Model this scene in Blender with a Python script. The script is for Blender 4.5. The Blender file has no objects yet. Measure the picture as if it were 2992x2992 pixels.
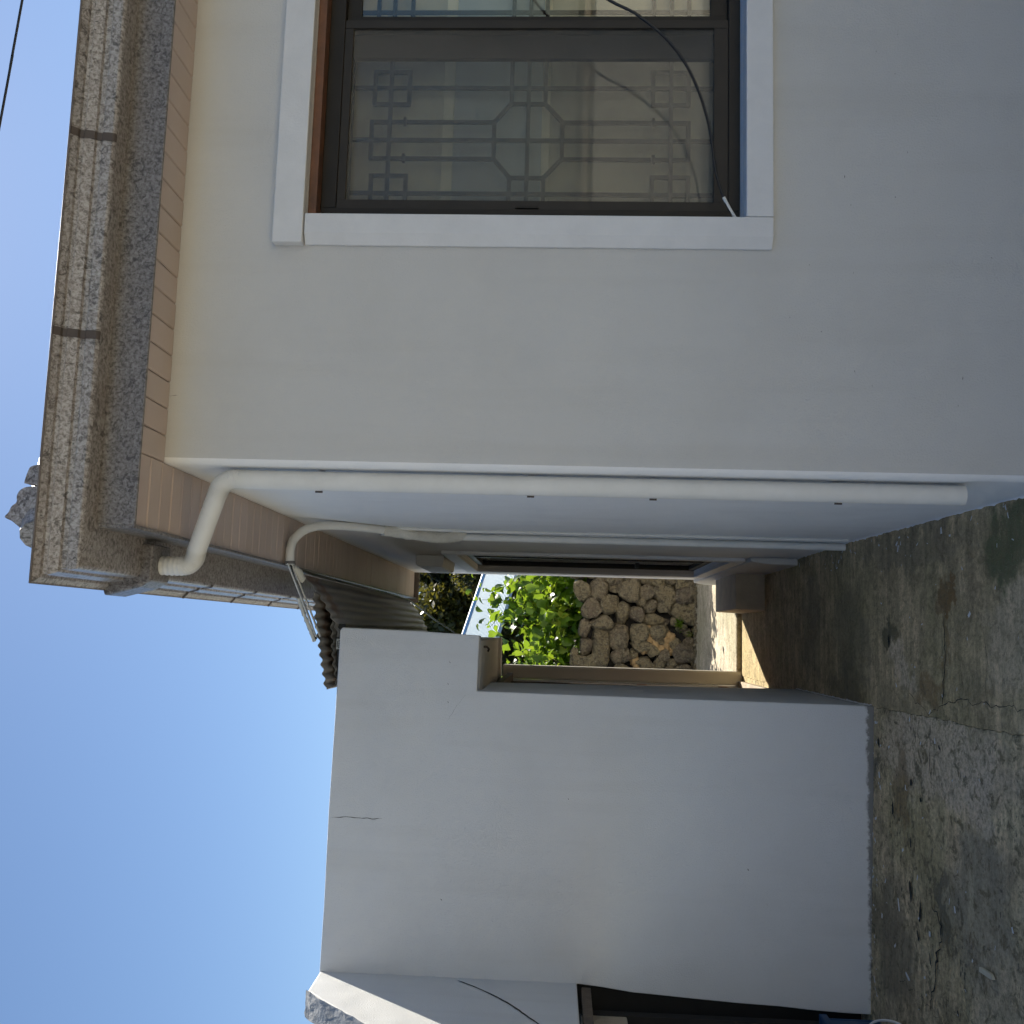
import bpy, math, random
from mathutils import Vector, Matrix, noise

random.seed(7)
S = bpy.context.scene
COL = S.collection
PI = math.pi

# ------------------------------------------------------------------ camera
cam_d = bpy.data.cameras.new("camera")
cam_d.sensor_fit = 'AUTO'; cam_d.sensor_width = 36.0
cam_d.lens = 2869 / 2992 * 36.0
cam_d.clip_start = 0.05; cam_d.clip_end = 2000
cam = bpy.data.objects.new("camera", cam_d); COL.objects.link(cam)
yaw, pitch, roll = math.radians(7.008), math.radians(2.795), math.radians(1.353)
fw = Vector((math.sin(yaw) * math.cos(pitch), math.cos(yaw) * math.cos(pitch), math.sin(pitch)))
rt = Vector((math.cos(yaw), -math.sin(yaw), 0))
upv = rt.cross(fw)
r2 = math.cos(roll) * rt + math.sin(roll) * upv
u2 = math.cos(roll) * upv - math.sin(roll) * rt
# the photographer held the phone on its side: picture right = world down
cm = Matrix((( -u2.x, r2.x, -fw.x, 0.0), (-u2.y, r2.y, -fw.y, 0.0), (-u2.z, r2.z, -fw.z, 1.5), (0, 0, 0, 1)))
cam.matrix_world = cm
S.camera = cam

# ------------------------------------------------------------------ sky, sun, exposure
SUN_EL, SUN_AZ = math.radians(45.9), math.radians(26.0)   # azimuth from +Y towards +X
w = bpy.data.worlds.new("World"); S.world = w; w.use_nodes = True
nt = w.node_tree; bg = nt.nodes["Background"]
sky = nt.nodes.new("ShaderNodeTexSky"); sky.sky_type = 'NISHITA'; sky.sun_disc = False
sky.sun_elevation = SUN_EL; sky.sun_rotation = SUN_AZ
sky.air_density = 1.0; sky.dust_density = 0.24; sky.ozone_density = 4.2; sky.altitude = 50
nt.links.new(sky.outputs[0], bg.inputs[0]); bg.inputs[1].default_value = 0.064
sl = bpy.data.lights.new("sun", 'SUN'); sl.energy = 5.0; sl.angle = math.radians(0.5); sl.color = (1.0, 0.93, 0.80)
so = bpy.data.objects.new("sun", sl); COL.objects.link(so)
sd = Vector((math.cos(SUN_EL) * math.sin(SUN_AZ), math.cos(SUN_EL) * math.cos(SUN_AZ), math.sin(SUN_EL)))
so.rotation_euler = (-sd).to_track_quat('-Z', 'Y').to_euler(); so.location = sd * 30
S.view_settings.view_transform = 'Standard'; S.view_settings.look = 'None'
S.view_settings.exposure = 0.95; S.view_settings.gamma = 1.0
S.render.film_transparent = False
try:
    S.cycles.use_adaptive_sampling = True; S.cycles.adaptive_threshold = 0.03; S.cycles.adaptive_min_samples = 24
    S.cycles.max_bounces = 6; S.cycles.diffuse_bounces = 3; S.cycles.glossy_bounces = 3; S.cycles.transparent_max_bounces = 12
    S.cycles.transmission_bounces = 6; S.cycles.caustics_reflective = False; S.cycles.caustics_refractive = False
    S.cycles.sample_clamp_indirect = 6.0
except Exception:
    pass

# ------------------------------------------------------------------ materials
def newmat(name):
    m = bpy.data.materials.new(name); m.use_nodes = True
    return m, m.node_tree, m.node_tree.nodes["Principled BSDF"]

class N:
    """small node helper bound to a tree"""
    def __init__(s, t): s.t = t
    def n(s, typ, **kw):
        x = s.t.nodes.new(typ)
        for k, v in kw.items(): setattr(x, k, v)
        return x
    def link(s, a, b): s.t.links.new(a, b)
    def coord(s): return s.n("ShaderNodeTexCoord").outputs["Object"]
    def pos(s): return s.n("ShaderNodeNewGeometry").outputs["Position"]
    def noise(s, vec, scale, detail=4, rough=0.55, dist=0.0):
        x = s.n("ShaderNodeTexNoise"); x.inputs["Scale"].default_value = scale; x.inputs["Detail"].default_value = detail
        x.inputs["Roughness"].default_value = rough; x.inputs["Distortion"].default_value = dist
        s.link(vec, x.inputs["Vector"]); return x.outputs["Fac"]
    def voro(s, vec, scale, feature='F1', out="Distance"):
        x = s.n("ShaderNodeTexVoronoi"); x.feature = feature; x.inputs["Scale"].default_value = scale
        s.link(vec, x.inputs["Vector"]); return x.outputs[out]
    def ramp(s, fac, stops):
        x = s.n("ShaderNodeValToRGB"); cr = x.color_ramp
        while len(cr.elements) > len(stops): cr.elements.remove(cr.elements[-1])
        while len(cr.elements) < len(stops): cr.elements.new(0.5)
        for e, (p, c) in zip(cr.elements, stops):
            e.position = p; e.color = (c[0], c[1], c[2], 1) if not isinstance(c, (int, float)) else (c, c, c, 1)
        s.link(fac, x.inputs["Fac"]); return x.outputs["Color"]
    def mix(s, fac, a, b, typ='MIX'):
        x = s.n("ShaderNodeMix"); x.data_type = 'RGBA'; x.blend_type = typ
        for sock, v in ((x.inputs[0], fac), (x.inputs[6], a), (x.inputs[7], b)):
            if isinstance(v, (int, float)): sock.default_value = v
            elif isinstance(v, tuple): sock.default_value = (v[0], v[1], v[2], 1)
            else: s.link(v, sock)
        return x.outputs[2]
    def mul(s, a, b, op='MULTIPLY'):
        x = s.n("ShaderNodeMath"); x.operation = op
        for i, v in enumerate((a, b)):
            if isinstance(v, (int, float)): x.inputs[i].default_value = v
            else: s.link(v, x.inputs[i])
        return x.outputs[0]
    def scale(s, vec, sc):
        x = s.n("ShaderNodeMapping"); x.inputs["Scale"].default_value = sc; s.link(vec, x.inputs["Vector"]); return x.outputs[0]
    def bump(s, h, strength, dist, normal=None):
        x = s.n("ShaderNodeBump"); x.inputs["Strength"].default_value = strength; x.inputs["Distance"].default_value = dist
        s.link(h, x.inputs["Height"])
        if normal is not None: s.link(normal, x.inputs["Normal"])
        return x.outputs[0]

def simple(name, c, rough=0.6, c2=None, scale=12.0, bump=0.0, bscale=60.0, metallic=0.0, spec=None, coat=0.0):
    m, t, b = newmat(name); h = N(t); p = h.pos()
    if c2 is None: c2 = tuple(x * 0.8 for x in c)
    f = h.noise(p, scale, 5, 0.6)
    h.link(h.ramp(f, [(0.3, c), (0.7, c2)]), b.inputs["Base Color"])
    b.inputs["Roughness"].default_value = rough; b.inputs["Metallic"].default_value = metallic
    if spec is not None: b.inputs["Specular IOR Level"].default_value = spec
    if coat: b.inputs["Coat Weight"].default_value = coat
    if bump: h.link(h.bump(h.noise(p, bscale, 4), bump, 0.01), b.inputs["Normal"])
    return m

M = {}

def m_plaster(name, c, dirt, grain=0.35, foot_h=None):
    m, t, b = newmat(name); h = N(t); p = h.pos()
    big = h.noise(p, 1.6, 4, 0.65); strk = h.noise(h.scale(p, (9, 9, 0.7)), 1.0, 3, 0.6)
    col = h.ramp(big, [(0.25, tuple(x * 0.91 for x in c)), (0.5, tuple(x * 0.97 for x in c)), (0.75, c)])
    col = h.mix(h.ramp(strk, [(0.52, 0.0), (0.85, 0.30)]), col, dirt)
    col = h.mix(h.ramp(h.noise(p, 55, 3, .7), [(0.66, 0.0), (0.76, 0.35)]), col, dirt)
    if foot_h is not None:     # brushed grime line where the render meets the paving
        sep = h.n("ShaderNodeSeparateXYZ"); h.link(p, sep.inputs[0])
        foot = h.mul(h.mul(sep.outputs[2], foot_h, 'SUBTRACT'), h.mul(h.noise(p, 30, 5, .75), .06), 'SUBTRACT')
        col = h.mix(h.ramp(h.mul(foot, .05, 'ADD'), [(0.0, .85), (.014, 0.0)]), col, (.15, .14, .12))
    h.link(col, b.inputs["Base Color"]); b.inputs["Roughness"].default_value = 0.62
    g = h.noise(p, 150, 2, 0.6); l = h.noise(p, 4, 1)
    hh = h.mul(g, h.mul(l, 5.0), 'ADD')
    h.link(h.bump(hh, grain, 0.006), b.inputs["Normal"]); return m
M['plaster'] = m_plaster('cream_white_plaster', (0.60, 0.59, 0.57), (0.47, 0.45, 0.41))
M['plaster_side'] = m_plaster('brightened_white_plaster', (0.88, 0.88, 0.88), (0.68, 0.67, 0.65), .3)  # whitened to stand in for skylight on the side wall
M['plaster_shed'] = m_plaster('white_plaster_shed', (0.73, 0.735, 0.735), (0.54, 0.53, 0.50), 0.45, -.008)
M['cream'] = m_plaster('cream_plaster', (0.74, 0.70, 0.62), (0.50, 0.44, 0.36))
M['trim'] = simple('trim_paint', (0.72, 0.72, 0.725), 0.55, (0.66, 0.66, 0.665), 9, 0.15, 120)
M['pipe'] = simple('pipe_paint', (0.76, 0.75, 0.715), 0.5, (0.68, 0.665, 0.62), 8, 0.05, 90)

def m_granite(name, dark=1.0, rough=0.34):
    m, t, b = newmat(name); h = N(t); p = h.pos()
    fine = h.noise(p, 85, 5, 0.72, 0.5); spot = h.noise(p, 42, 4, 0.7, 0.8); big = h.noise(p, 7, 3)
    D = lambda q: tuple(x*dark for x in q)
    c = h.ramp(fine, [(0.36, D((.11, .095, .088))), (0.46, D((.25, .225, .21))), (0.56, D((.385, .36, .35))), (0.7, D((.50, .475, .465)))])
    c = h.mix(h.ramp(spot, [(0.36, 0.85), (0.44, 0.0)]), c, (0.05, 0.043, 0.04))
    c = h.mix(h.ramp(big, [(0.45, 0.0), (0.7, 0.22)]), c, D((.22, .175, .155)))
    h.link(c, b.inputs["Base Color"]); b.inputs["Roughness"].default_value = rough
    b.inputs["Coat Weight"].default_value = 0.25; b.inputs["Coat Roughness"].default_value = 0.22
    h.link(h.bump(h.noise(p, 30, 2), 0.08, 0.004), b.inputs["Normal"])
    return m
M['granite'] = m_granite('granite_print')
M['granite_dark'] = m_granite('granite_print_fascia', 0.60, 0.5)

def m_soffit():
    m, t, b = newmat('soffit_board_paint'); h = N(t); p = h.pos()
    oi = h.n("ShaderNodeObjectInfo").outputs["Random"]
    c = h.ramp(oi, [(0.0, (0.50, 0.405, 0.36)), (0.5, (0.56, 0.455, 0.41)), (1.0, (0.53, 0.435, 0.385))])
    c = h.mix(h.ramp(h.noise(p, 5, 5, 0.6), [(0.45, 0.0), (0.8, 0.45)]), c, (0.47, 0.365, 0.28))
    h.link(c, b.inputs["Base Color"]); b.inputs["Roughness"].default_value = 0.5
    h.link(h.bump(h.noise(h.scale(p, (1, 1, 1)), 120, 3), 0.05, 0.003), b.inputs["Normal"]); return m
M['soffit'] = m_soffit()
M['joint'] = simple('gutter_joint_rubber', (0.095, 0.075, 0.066), 0.7)
M['dark_gap'] = simple('dark_groove', (0.05, 0.04, 0.035), 0.9)
M['tile_metal'] = simple('roof_tile_metal', (0.16, 0.13, 0.11), 0.45, (0.11, 0.09, 0.08), 6)

def m_ground(name, tone, coarse, patches=()):
    m, t, b = newmat(name); h = N(t); p = h.pos()
    sc = lambda k: tuple(min(1, x * k) for x in tone)
    big = h.noise(p, 0.9, 4, 0.62, 0.3); mid = h.noise(p, 4.5, 6, 0.72, 0.5); fine = h.noise(p, 48, 4, 0.75); grit = h.noise(p, 190, 3, 0.7)
    broom = h.noise(h.scale(p, (2.2, 17, 2)), 1.0, 4, 0.7, 0.3)
    base = h.ramp(mid, [(0.30, sc(.50)), (0.50, tone), (0.72, sc(1.40))])
    base = h.mix(h.ramp(broom, [(0.40, 0.55), (0.58, 0.0)]), base, (tone[0]*.42, tone[1]*.44, tone[2]*.42))
    base = h.mix(h.ramp(big, [(0.45, 0.0), (0.62, 0.55)]), base, (tone[0]*.52, tone[1]*.58, tone[2]*.45))
    wx = h.n("ShaderNodeVectorMath"); wx.operation = 'ADD'; nz = h.n("ShaderNodeTexNoise"); nz.inputs["Scale"].default_value = 5.0; nz.inputs["Detail"].default_value = 6; nz.inputs["Roughness"].default_value = .65
    h.link(p, nz.inputs["Vector"]); sub = h.n("ShaderNodeVectorMath"); sub.operation = 'SUBTRACT'; sub.inputs[1].default_value = (.5, .5, .5); h.link(nz.outputs["Color"], sub.inputs[0])
    ms_ = h.n("ShaderNodeVectorMath"); ms_.operation = 'SCALE'; ms_.inputs["Scale"].default_value = .55; h.link(sub.outputs[0], ms_.inputs[0])
    h.link(p, wx.inputs[0]); h.link(ms_.outputs[0], wx.inputs[1])
    for (cx_, cy_, sx_, sy_, col, st) in patches:      # stains, repairs and moss, each with a frayed outline
        mp = h.n("ShaderNodeMapping"); mp.vector_type = 'POINT'; mp.inputs["Location"].default_value = (-cx_/sx_, -cy_/sy_, 0); mp.inputs["Scale"].default_value = (1/sx_, 1/sy_, 0)
        h.link(wx.outputs[0], mp.inputs["Vector"]); ln = h.n("ShaderNodeVectorMath"); ln.operation = 'LENGTH'; h.link(mp.outputs[0], ln.inputs[0])
        base = h.mix(h.mul(h.ramp(ln.outputs["Value"], [(0.62, 1.0), (1.0, 0.0)]), h.mul(h.ramp(fine, [(.25, .55), (.6, 1.0)]), st)), base, col)
    wp = h.n("ShaderNodeVectorMath"); wp.operation = 'SCALE'; wp.inputs["Scale"].default_value = .10; h.link(sub.outputs[0], wp.inputs[0])
    wp2 = h.n("ShaderNodeVectorMath"); wp2.operation = 'ADD'; h.link(p, wp2.inputs[0]); h.link(wp.outputs[0], wp2.inputs[1])
    pv = h.voro(h.scale(wp2.outputs[0], (.6, 1.3, 1)), 44 if coarse else 21)
    pits = h.ramp(h.mul(pv, h.ramp(h.noise(p, 9, 5, .7), [(.35, .25), (.65, 1.6)]), 'MULTIPLY'), [(0.05 if coarse else .03, 1.0), (0.12 if coarse else .07, 0.0)])
    base = h.mix(h.mul(pits, 0.75 if coarse else 0.55), base, (0.035, 0.033, 0.027))
    blot = h.noise(p, 17, 4, 0.75, 0.6)
    base = h.mix(h.ramp(blot, [(0.52, 0.0), (0.62, 0.85 if coarse else .5)]), base, (tone[0]*.30, tone[1]*.31, tone[2]*.28))
    base = h.mix(0.6, base, h.ramp(fine, [(0.32, 0.22 if coarse else .35), (0.60, 1.0)]), 'MULTIPLY')
    base = h.mix(h.ramp(grit, [(0.60, 0.0), (0.72, 0.40)]), base, (0.50, 0.47, 0.40))
    h.link(base, b.inputs["Base Color"]); b.inputs["Roughness"].default_value = 0.85; b.inputs["Specular IOR Level"].default_value = 0.3
    hh = h.mul(h.mul(h.noise(p, 48, 3, .75), 0.8), h.mul(h.noise(p, 17, 3, .7), 1.0), 'SUBTRACT')
    h.link(h.bump(hh, 0.9 if coarse else 0.6, 0.014), b.inputs["Normal"]); return m
RUST = (0.24, 0.135, 0.045); MOSS = (0.10, 0.125, 0.05); DARK = (0.14, 0.13, 0.095); PALE = (0.78, 0.64, 0.46)
M['yard'] = m_ground('yard_concrete', (0.78, 0.60, 0.36), True, [(-.46, 4.25, .22, .75, PALE, .75), (-.62, 4.62, .25, .10, RUST, .6), (-.55, 3.85, .14, .12, PALE, .6), (-.95, 3.9, .35, .30, (.30, .28, .22), .6), (-1.35, 4.7, .35, .30, DARK, .6), (-1.5, 3.7, .5, .3, PALE, .35), (-1.05, 4.18, .22, .08, DARK, .8), (-.62, 4.9, .1, .05, DARK, .8)])
M['passage'] = m_ground('passage_concrete', (0.68, 0.52, 0.30), False, [(.22, 4.12, .12, .05, RUST, .9), (.10, 4.17, .16, .04, RUST, .6), (-.20, 4.32, .12, .18, RUST, .65), (.02, 4.74, .10, .09, (.14, .12, .06), .9), (.36, 3.6, .16, .28, MOSS, .85), (.45, 4.5, .10, .7, DARK, .5), (-.12, 4.62, .13, .14, PALE, .65), (.05, 3.65, .22, .22, PALE, .35), (.02, 5.3, .35, .35, DARK, .45), (.1, 6.1, .4, .3, (.20, .18, .13), .5), (-.24, 5.4, .06, .5, DARK, .5)])
M['back'] = m_ground('back_concrete', (0.62, 0.53, 0.40), False)
M['bounce_slab'] = simple('bounce_concrete', (0.39, 0.365, 0.315), 0.85, (0.32, 0.30, 0.26), 2, 0.4, 40)  # pale tone chosen to bounce sunlight onto the walls
M['earth'] = simple('earth', (0.10, 0.075, 0.05), 0.95, (0.05, 0.04, 0.03), 6, 0.8, 20)
M['field'] = simple('far_ground', (0.13, 0.12, 0.09), 0.95, (0.09, 0.10, 0.06), 0.8, 0.5, 3)
M['crack'] = simple('crack_shadow', (0.045, 0.040, 0.032), 0.95, (0.025, 0.022, 0.018), 30)
M['alu'] = simple('brown_aluminium', (0.020, 0.017, 0.014), 0.5, (0.028, 0.023, 0.018), 8, spec=0.25)
M['alu_light'] = simple('sash_aluminium', (0.040, 0.034, 0.028), 0.5, (0.030, 0.026, 0.022), 8, spec=0.25)
M['lintel_wood'] = simple('lintel_wood', (0.20, 0.085, 0.045), 0.6, (0.10, 0.05, 0.03), 14, 0.2, 60)
M['grille'] = simple('grille_iron', (0.022, 0.016, 0.014), 0.7, (0.035, 0.022, 0.018), 30, spec=.2)
M['black'] = simple('black_rubber', (0.012, 0.012, 0.013), 0.4)
M['white_plastic'] = simple('white_plastic', (0.75, 0.75, 0.72), 0.4)
M['inner_beige'] = simple('inner_window_beige', (0.70, 0.60, 0.42), 0.6, (0.42, 0.38, 0.30), 3.5, 0.1, 40)  # beige stands in for the sunlit yard reflected in the glass
M['inner_blue'] = simple('inner_window_frosted', (0.50, 0.505, 0.49), 0.5, (0.42, 0.43, 0.42), 4)
M['inner_bar'] = simple('inner_window_wood', (0.88, 0.78, 0.58), 0.55, (0.80, 0.70, 0.50), 16)
M['iron_dark'] = simple('weathered_sheet', (0.16, 0.155, 0.15), 0.55, (0.10, 0.10, 0.10), 9, 0.1, 40, metallic=0.0)
M['foam'] = simple('sealing_foam', (0.72, 0.70, 0.64), 0.8, (0.6, 0.57, 0.5), 20, 0.9, 45)
M['timber'] = simple('old_timber', (0.15, 0.11, 0.075), 0.8, (0.085, 0.065, 0.05), 16, 0.4, 50)
M['red_timber'] = simple('red_brown_timber', (0.30, 0.12, 0.05), 0.6, (0.17, 0.07, 0.035), 14, 0.2, 60)
M['scrap'] = simple('pale_wood_scrap', (0.66, 0.60, 0.44), 0.7, (0.56, 0.50, 0.36), 30, 0.2, 90)
M['flake'] = simple('paint_flake', (0.72, 0.73, 0.72), 0.6)
M['blue_plastic'] = simple('blue_plastic', (0.012, 0.06, 0.15), 0.5, (0.01, 0.045, 0.11), 8)
M['dark_room'] = simple('dark_interior', (0.030, 0.027, 0.024), 0.9)  # near-black colour stands in for unlit depth

def m_rustsheet():
    m, t, b = newmat('corrugated_sheet'); h = N(t); p = h.pos()
    st = h.noise(h.scale(p, (14, 0.8, 14)), 1.0, 5, 0.6)
    c = h.ramp(st, [(0.3, (0.20, 0.19, 0.175)), (0.7, (0.30, 0.29, 0.27))])
    sep = h.n("ShaderNodeSeparateXYZ"); h.link(p, sep.inputs[0])
    edge = h.mul(h.mul(sep.outputs[1], 5.12, 'SUBTRACT'), h.mul(h.noise(p, 13, 5, 0.7), 0.30), 'SUBTRACT')
    c = h.mix(h.mul(h.ramp(edge, [(0.0, 0.9), (0.06, 0.0)]), h.ramp(h.noise(p, 4.5, 4), [(.52, 0.0), (.64, .8)])), c, (0.17, 0.095, 0.065))
    h.link(c, b.inputs["Base Color"]); b.inputs["Roughness"].default_value = 0.55; return m
M['sheet'] = m_rustsheet()

def m_stone():
    m, t, b = newmat('field_stone'); h = N(t); p = h.pos()
    oi = h.n("ShaderNodeObjectInfo").outputs["Random"]
    base = h.ramp(oi, [(0.0, (0.23, 0.18, 0.10)), (0.35, (0.32, 0.26, 0.145)), (0.7, (0.19, 0.145, 0.105)), (1.0, (0.35, 0.29, 0.165))])
    mid = h.noise(p, 14, 6, 0.7, 0.4)
    c = h.mix(h.ramp(mid, [(0.40, 0.0), (0.66, 0.8)]), base, (0.33, 0.28, 0.17))
    c = h.mix(h.ramp(h.noise(p, 26, 5, 0.7), [(0.47, 0.0), (0.60, 0.8)]), c, (0.10, 0.082, 0.058))
    c = h.mix(h.ramp(h.noise(p, 60, 5, 0.75), [(0.57, 0.0), (0.66, 0.75)]), c, (0.52, 0.49, 0.37))
    h.link(c, b.inputs["Base Color"]); b.inputs["Roughness"].default_value = 0.9
    n1 = h.bump(h.noise(p, 22, 5, 0.78), 1.0, 0.12)
    h.link(n1, b.inputs["Normal"]); return m
M['stone'] = m_stone()
M['clay'] = simple('orange_clay', (0.40, 0.27, 0.13), 0.95, (0.26, 0.18, 0.09), 18, 0.9, 40)

def m_leaf(name, stops, trans=0.5, tcol=(0.42, 0.62, 0.05)):
    m, t, b = newmat(name); h = N(t)
    geo = h.n("ShaderNodeNewGeometry")
    oi = h.n("ShaderNodeObjectInfo").outputs["Random"]
    r = h.mul(oi, geo.outputs["Random Per Island"], 'ADD'); r = h.mul(r, 1.0, 'FRACT') if False else h.mul(r, 0.5)
    c = h.ramp(r, stops); h.link(c, b.inputs["Base Color"]); b.inputs["Roughness"].default_value = 0.38
    tr = h.n("ShaderNodeBsdfTranslucent"); h.link(h.mix(0.5, c, tcol), tr.inputs["Color"])
    mx = h.n("ShaderNodeMixShader"); mx.inputs[0].default_value = trans
    h.link(b.outputs[0], mx.inputs[1]); h.link(tr.outputs[0], mx.inputs[2])
    h.link(mx.outputs[0], t.nodes["Material Output"].inputs["Surface"]); return m
M['leaf'] = m_leaf('vine_leaf', [(0.12, (0.018, 0.06, 0.010)), (0.35, (0.05, 0.125, 0.016)), (0.65, (0.12, 0.22, 0.022)), (0.92, (0.30, 0.29, 0.035))], 0.48, (0.42, 0.58, 0.03))
M['needle'] = m_leaf('conifer_foliage', [(0.2, (0.018, 0.028, 0.010)), (0.5, (0.04, 0.052, 0.013)), (0.9, (0.10, 0.095, 0.02))], 0.28, (0.38, 0.34, 0.04))
M['bark'] = simple('bark', (0.09, 0.06, 0.04), 0.9, (0.05, 0.035, 0.025), 20, 0.8, 40)

def m_glass():
    m, t, b = newmat('window_glass'); h = N(t)
    tr = h.n("ShaderNodeBsdfTransparent"); tr.inputs[0].default_value = (0.93, 0.95, 0.93, 1)
    gl = h.n("ShaderNodeBsdfGlossy"); gl.inputs["Roughness"].default_value = 0.02
    fr = h.n("ShaderNodeFresnel"); fr.inputs[0].default_value = 1.5
    mx = h.n("ShaderNodeMixShader"); h.link(fr.outputs[0], mx.inputs[0]); h.link(tr.outputs[0], mx.inputs[1]); h.link(gl.outputs[0], mx.inputs[2])
    h.link(mx.outputs[0], t.nodes["Material Output"].inputs["Surface"]); return m
M['glass'] = m_glass()
def m_screen():
    m, t, b = newmat('insect_screen'); h = N(t); p = h.pos()
    tr = h.n("ShaderNodeBsdfTransparent")
    b.inputs["Base Color"].default_value = (0.20, 0.19, 0.17, 1); b.inputs["Roughness"].default_value = 0.7
    mx = h.n("ShaderNodeMixShader")
    h.link(h.ramp(h.noise(p, 3, 4, 0.6), [(0.3, 0.20), (0.7, 0.28)]), mx.inputs[0])
    h.link(tr.outputs[0], mx.inputs[1]); h.link(b.outputs[0], mx.inputs[2])
    h.link(mx.outputs[0], t.nodes["Material Output"].inputs["Surface"]); return m
M['screen'] = m_screen()
M['blue_roof'] = simple('blue_roof_metal', (0.50, 0.60, 0.64), 0.4, (0.42, 0.54, 0.60), 2)
M['blue_flash'] = simple('blue_flashing', (0.16, 0.30, 0.52), 0.4)
M['grey_wall'] = simple('grey_render', (0.46, 0.47, 0.48), 0.8, (0.38, 0.39, 0.40), 5, 0.3, 50)
M['navy'] = simple('navy_enamel', (0.02, 0.05, 0.14), 0.4)
M['concrete_block'] = simple('rough_block', (0.50, 0.43, 0.33), 0.85, (0.34, 0.28, 0.21), 7, 0.5, 60)
M['step_block'] = simple('step_block_concrete', (0.62, 0.52, 0.38), 0.85, (0.44, 0.36, 0.26), 7, 0.5, 60)
M['parapet_top'] = simple('rough_parapet', (0.42, 0.43, 0.44), 0.9, (0.30, 0.31, 0.32), 14, 1.0, 28)

# ------------------------------------------------------------------ geometry helpers
ORG = {}
class MB:
    def __init__(s): s.v = []; s.f = []; s.sm = False
    def box(s, x0, x1, y0, y1, z0, z1):
        i = len(s.v)
        s.v += [(x0, y0, z0), (x1, y0, z0), (x1, y1, z0), (x0, y1, z0), (x0, y0, z1), (x1, y0, z1), (x1, y1, z1), (x0, y1, z1)]
        s.f += [(i, i+3, i+2, i+1), (i+4, i+5, i+6, i+7), (i, i+1, i+5, i+4), (i+1, i+2, i+6, i+5), (i+2, i+3, i+7, i+6), (i+3, i, i+4, i+7)]
        return s
    def prism(s, pts, axis, a, b):
        """polygon pts (2D) extruded along axis from a to b; axis 0: pts=(y,z), 1: (x,z), 2: (x,y)"""
        i = len(s.v); n = len(pts)
        for t in (a, b):
            for p in pts:
                s.v.append((t, p[0], p[1]) if axis == 0 else (p[0], t, p[1]) if axis == 1 else (p[0], p[1], t))
        s.f.append(tuple(range(i, i+n))[::-1]); s.f.append(tuple(range(i+n, i+2*n)))
        for k in range(n): s.f.append((i+k, i+(k+1) % n, i+n+(k+1) % n, i+n+k))
        return s
    def tube(s, path, r, seg=12, cap=True):
        P = [Vector(p) for p in path]; i0 = len(s.v); ref = None
        for k, p in enumerate(P):
            t = (P[min(k+1, len(P)-1)] - P[max(k-1, 0)]).normalized()
            if ref is None: ref = Vector((0, 0, 1)) if abs(t.z) < 0.9 else Vector((0, 1, 0))
            a = (ref - t * ref.dot(t)).normalized(); bb = t.cross(a); ref = a
            rr = r[k] if isinstance(r, (list, tuple)) else r
            for j in range(seg):
                an = 2 * PI * j / seg; s.v.append(tuple(p + a * (rr * math.cos(an)) + bb * (rr * math.sin(an))))
        for k in range(len(P)-1):
            for j in range(seg):
                a0 = i0 + k*seg + j; a1 = i0 + k*seg + (j+1) % seg
                s.f.append((a0, a1, a1+seg, a0+seg))
        if cap:
            for e, fl in ((i0, True), (i0 + (len(P)-1)*seg, False)):
                k0 = len(s.v); s.v += s.v[e:e+seg]; q = tuple(range(k0, k0+seg)); s.f.append(q[::-1] if fl else q)
        return s
    def build(s, name, mat, parent=None, bevel=0.0, smooth=False, seg=2):
        if not s.v: raise ValueError(name)
        xs = [v[0] for v in s.v]; ys = [v[1] for v in s.v]; zs = [v[2] for v in s.v]
        o0 = Vector(((min(xs)+max(xs))/2, (min(ys)+max(ys))/2, min(zs)))
        me = bpy.data.meshes.new(name); me.from_pydata([tuple(Vector(v) - o0) for v in s.v], [], s.f); me.update()
        me.materials.append(M[mat] if isinstance(mat, str) else mat)
        if smooth:
            for p in me.polygons: p.use_smooth = True
        return link(name, me, o0, parent, bevel, seg)

def link(name, me, origin, parent=None, bevel=0.0, seg=2):
    o = bpy.data.objects.new(name, me); COL.objects.link(o)
    ORG[o.name] = Vector(origin)
    if parent is not None:
        o.parent = parent; o.location = Vector(origin) - ORG[parent.name]
    else: o.location = origin
    if bevel:
        b = o.modifiers.new("bevel", 'BEVEL'); b.width = bevel; b.segments = seg; b.limit_method = 'ANGLE'; b.angle_limit = math.radians(40)
    return o
def empty(name, loc, label, cat, group=None):
    o = bpy.data.objects.new(name, None); COL.objects.link(o); o.location = loc; o.empty_display_size = 0.2
    ORG[o.name] = Vector(loc); return tag(o, label, cat, group)
def tag(o, label=None, cat=None, group=None, kind=None):
    if label: o["label"] = label
    if cat: o["category"] = cat
    if group: o["group"] = group
    if kind: o["kind"] = kind
    return o
def smooth_path(pts, n=8):
    P = [Vector(p) for p in pts]; out = []
    for i in range(len(P)-1):
        p0 = P[max(i-1, 0)]; p1 = P[i]; p2 = P[i+1]; p3 = P[min(i+2, len(P)-1)]
        for k in range(n):
            t = k / n
            out.append(0.5*((2*p1)+(-p0+p2)*t+(2*p0-5*p1+4*p2-p3)*t*t+(-p0+3*p1-3*p2+p3)*t**3))
    out.append(P[-1]); return out
def lerp_tab(x, tab):
    if x <= tab[0][0]: return tab[0][1]
    for (a, va), (b, vb) in zip(tab, tab[1:]):
        if x <= b: return va + (vb-va)*(x-a)/(b-a)
    return tab[-1][1]
def gz(x, y):
    return lerp_tab(y, [(0, -.15), (3.2, -.14), (3.5, -.13), (4.1, -.10), (5.2, -.04), (8.39, -.048)]) + 0.026*min(1.6, max(0, -x-.3))

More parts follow.
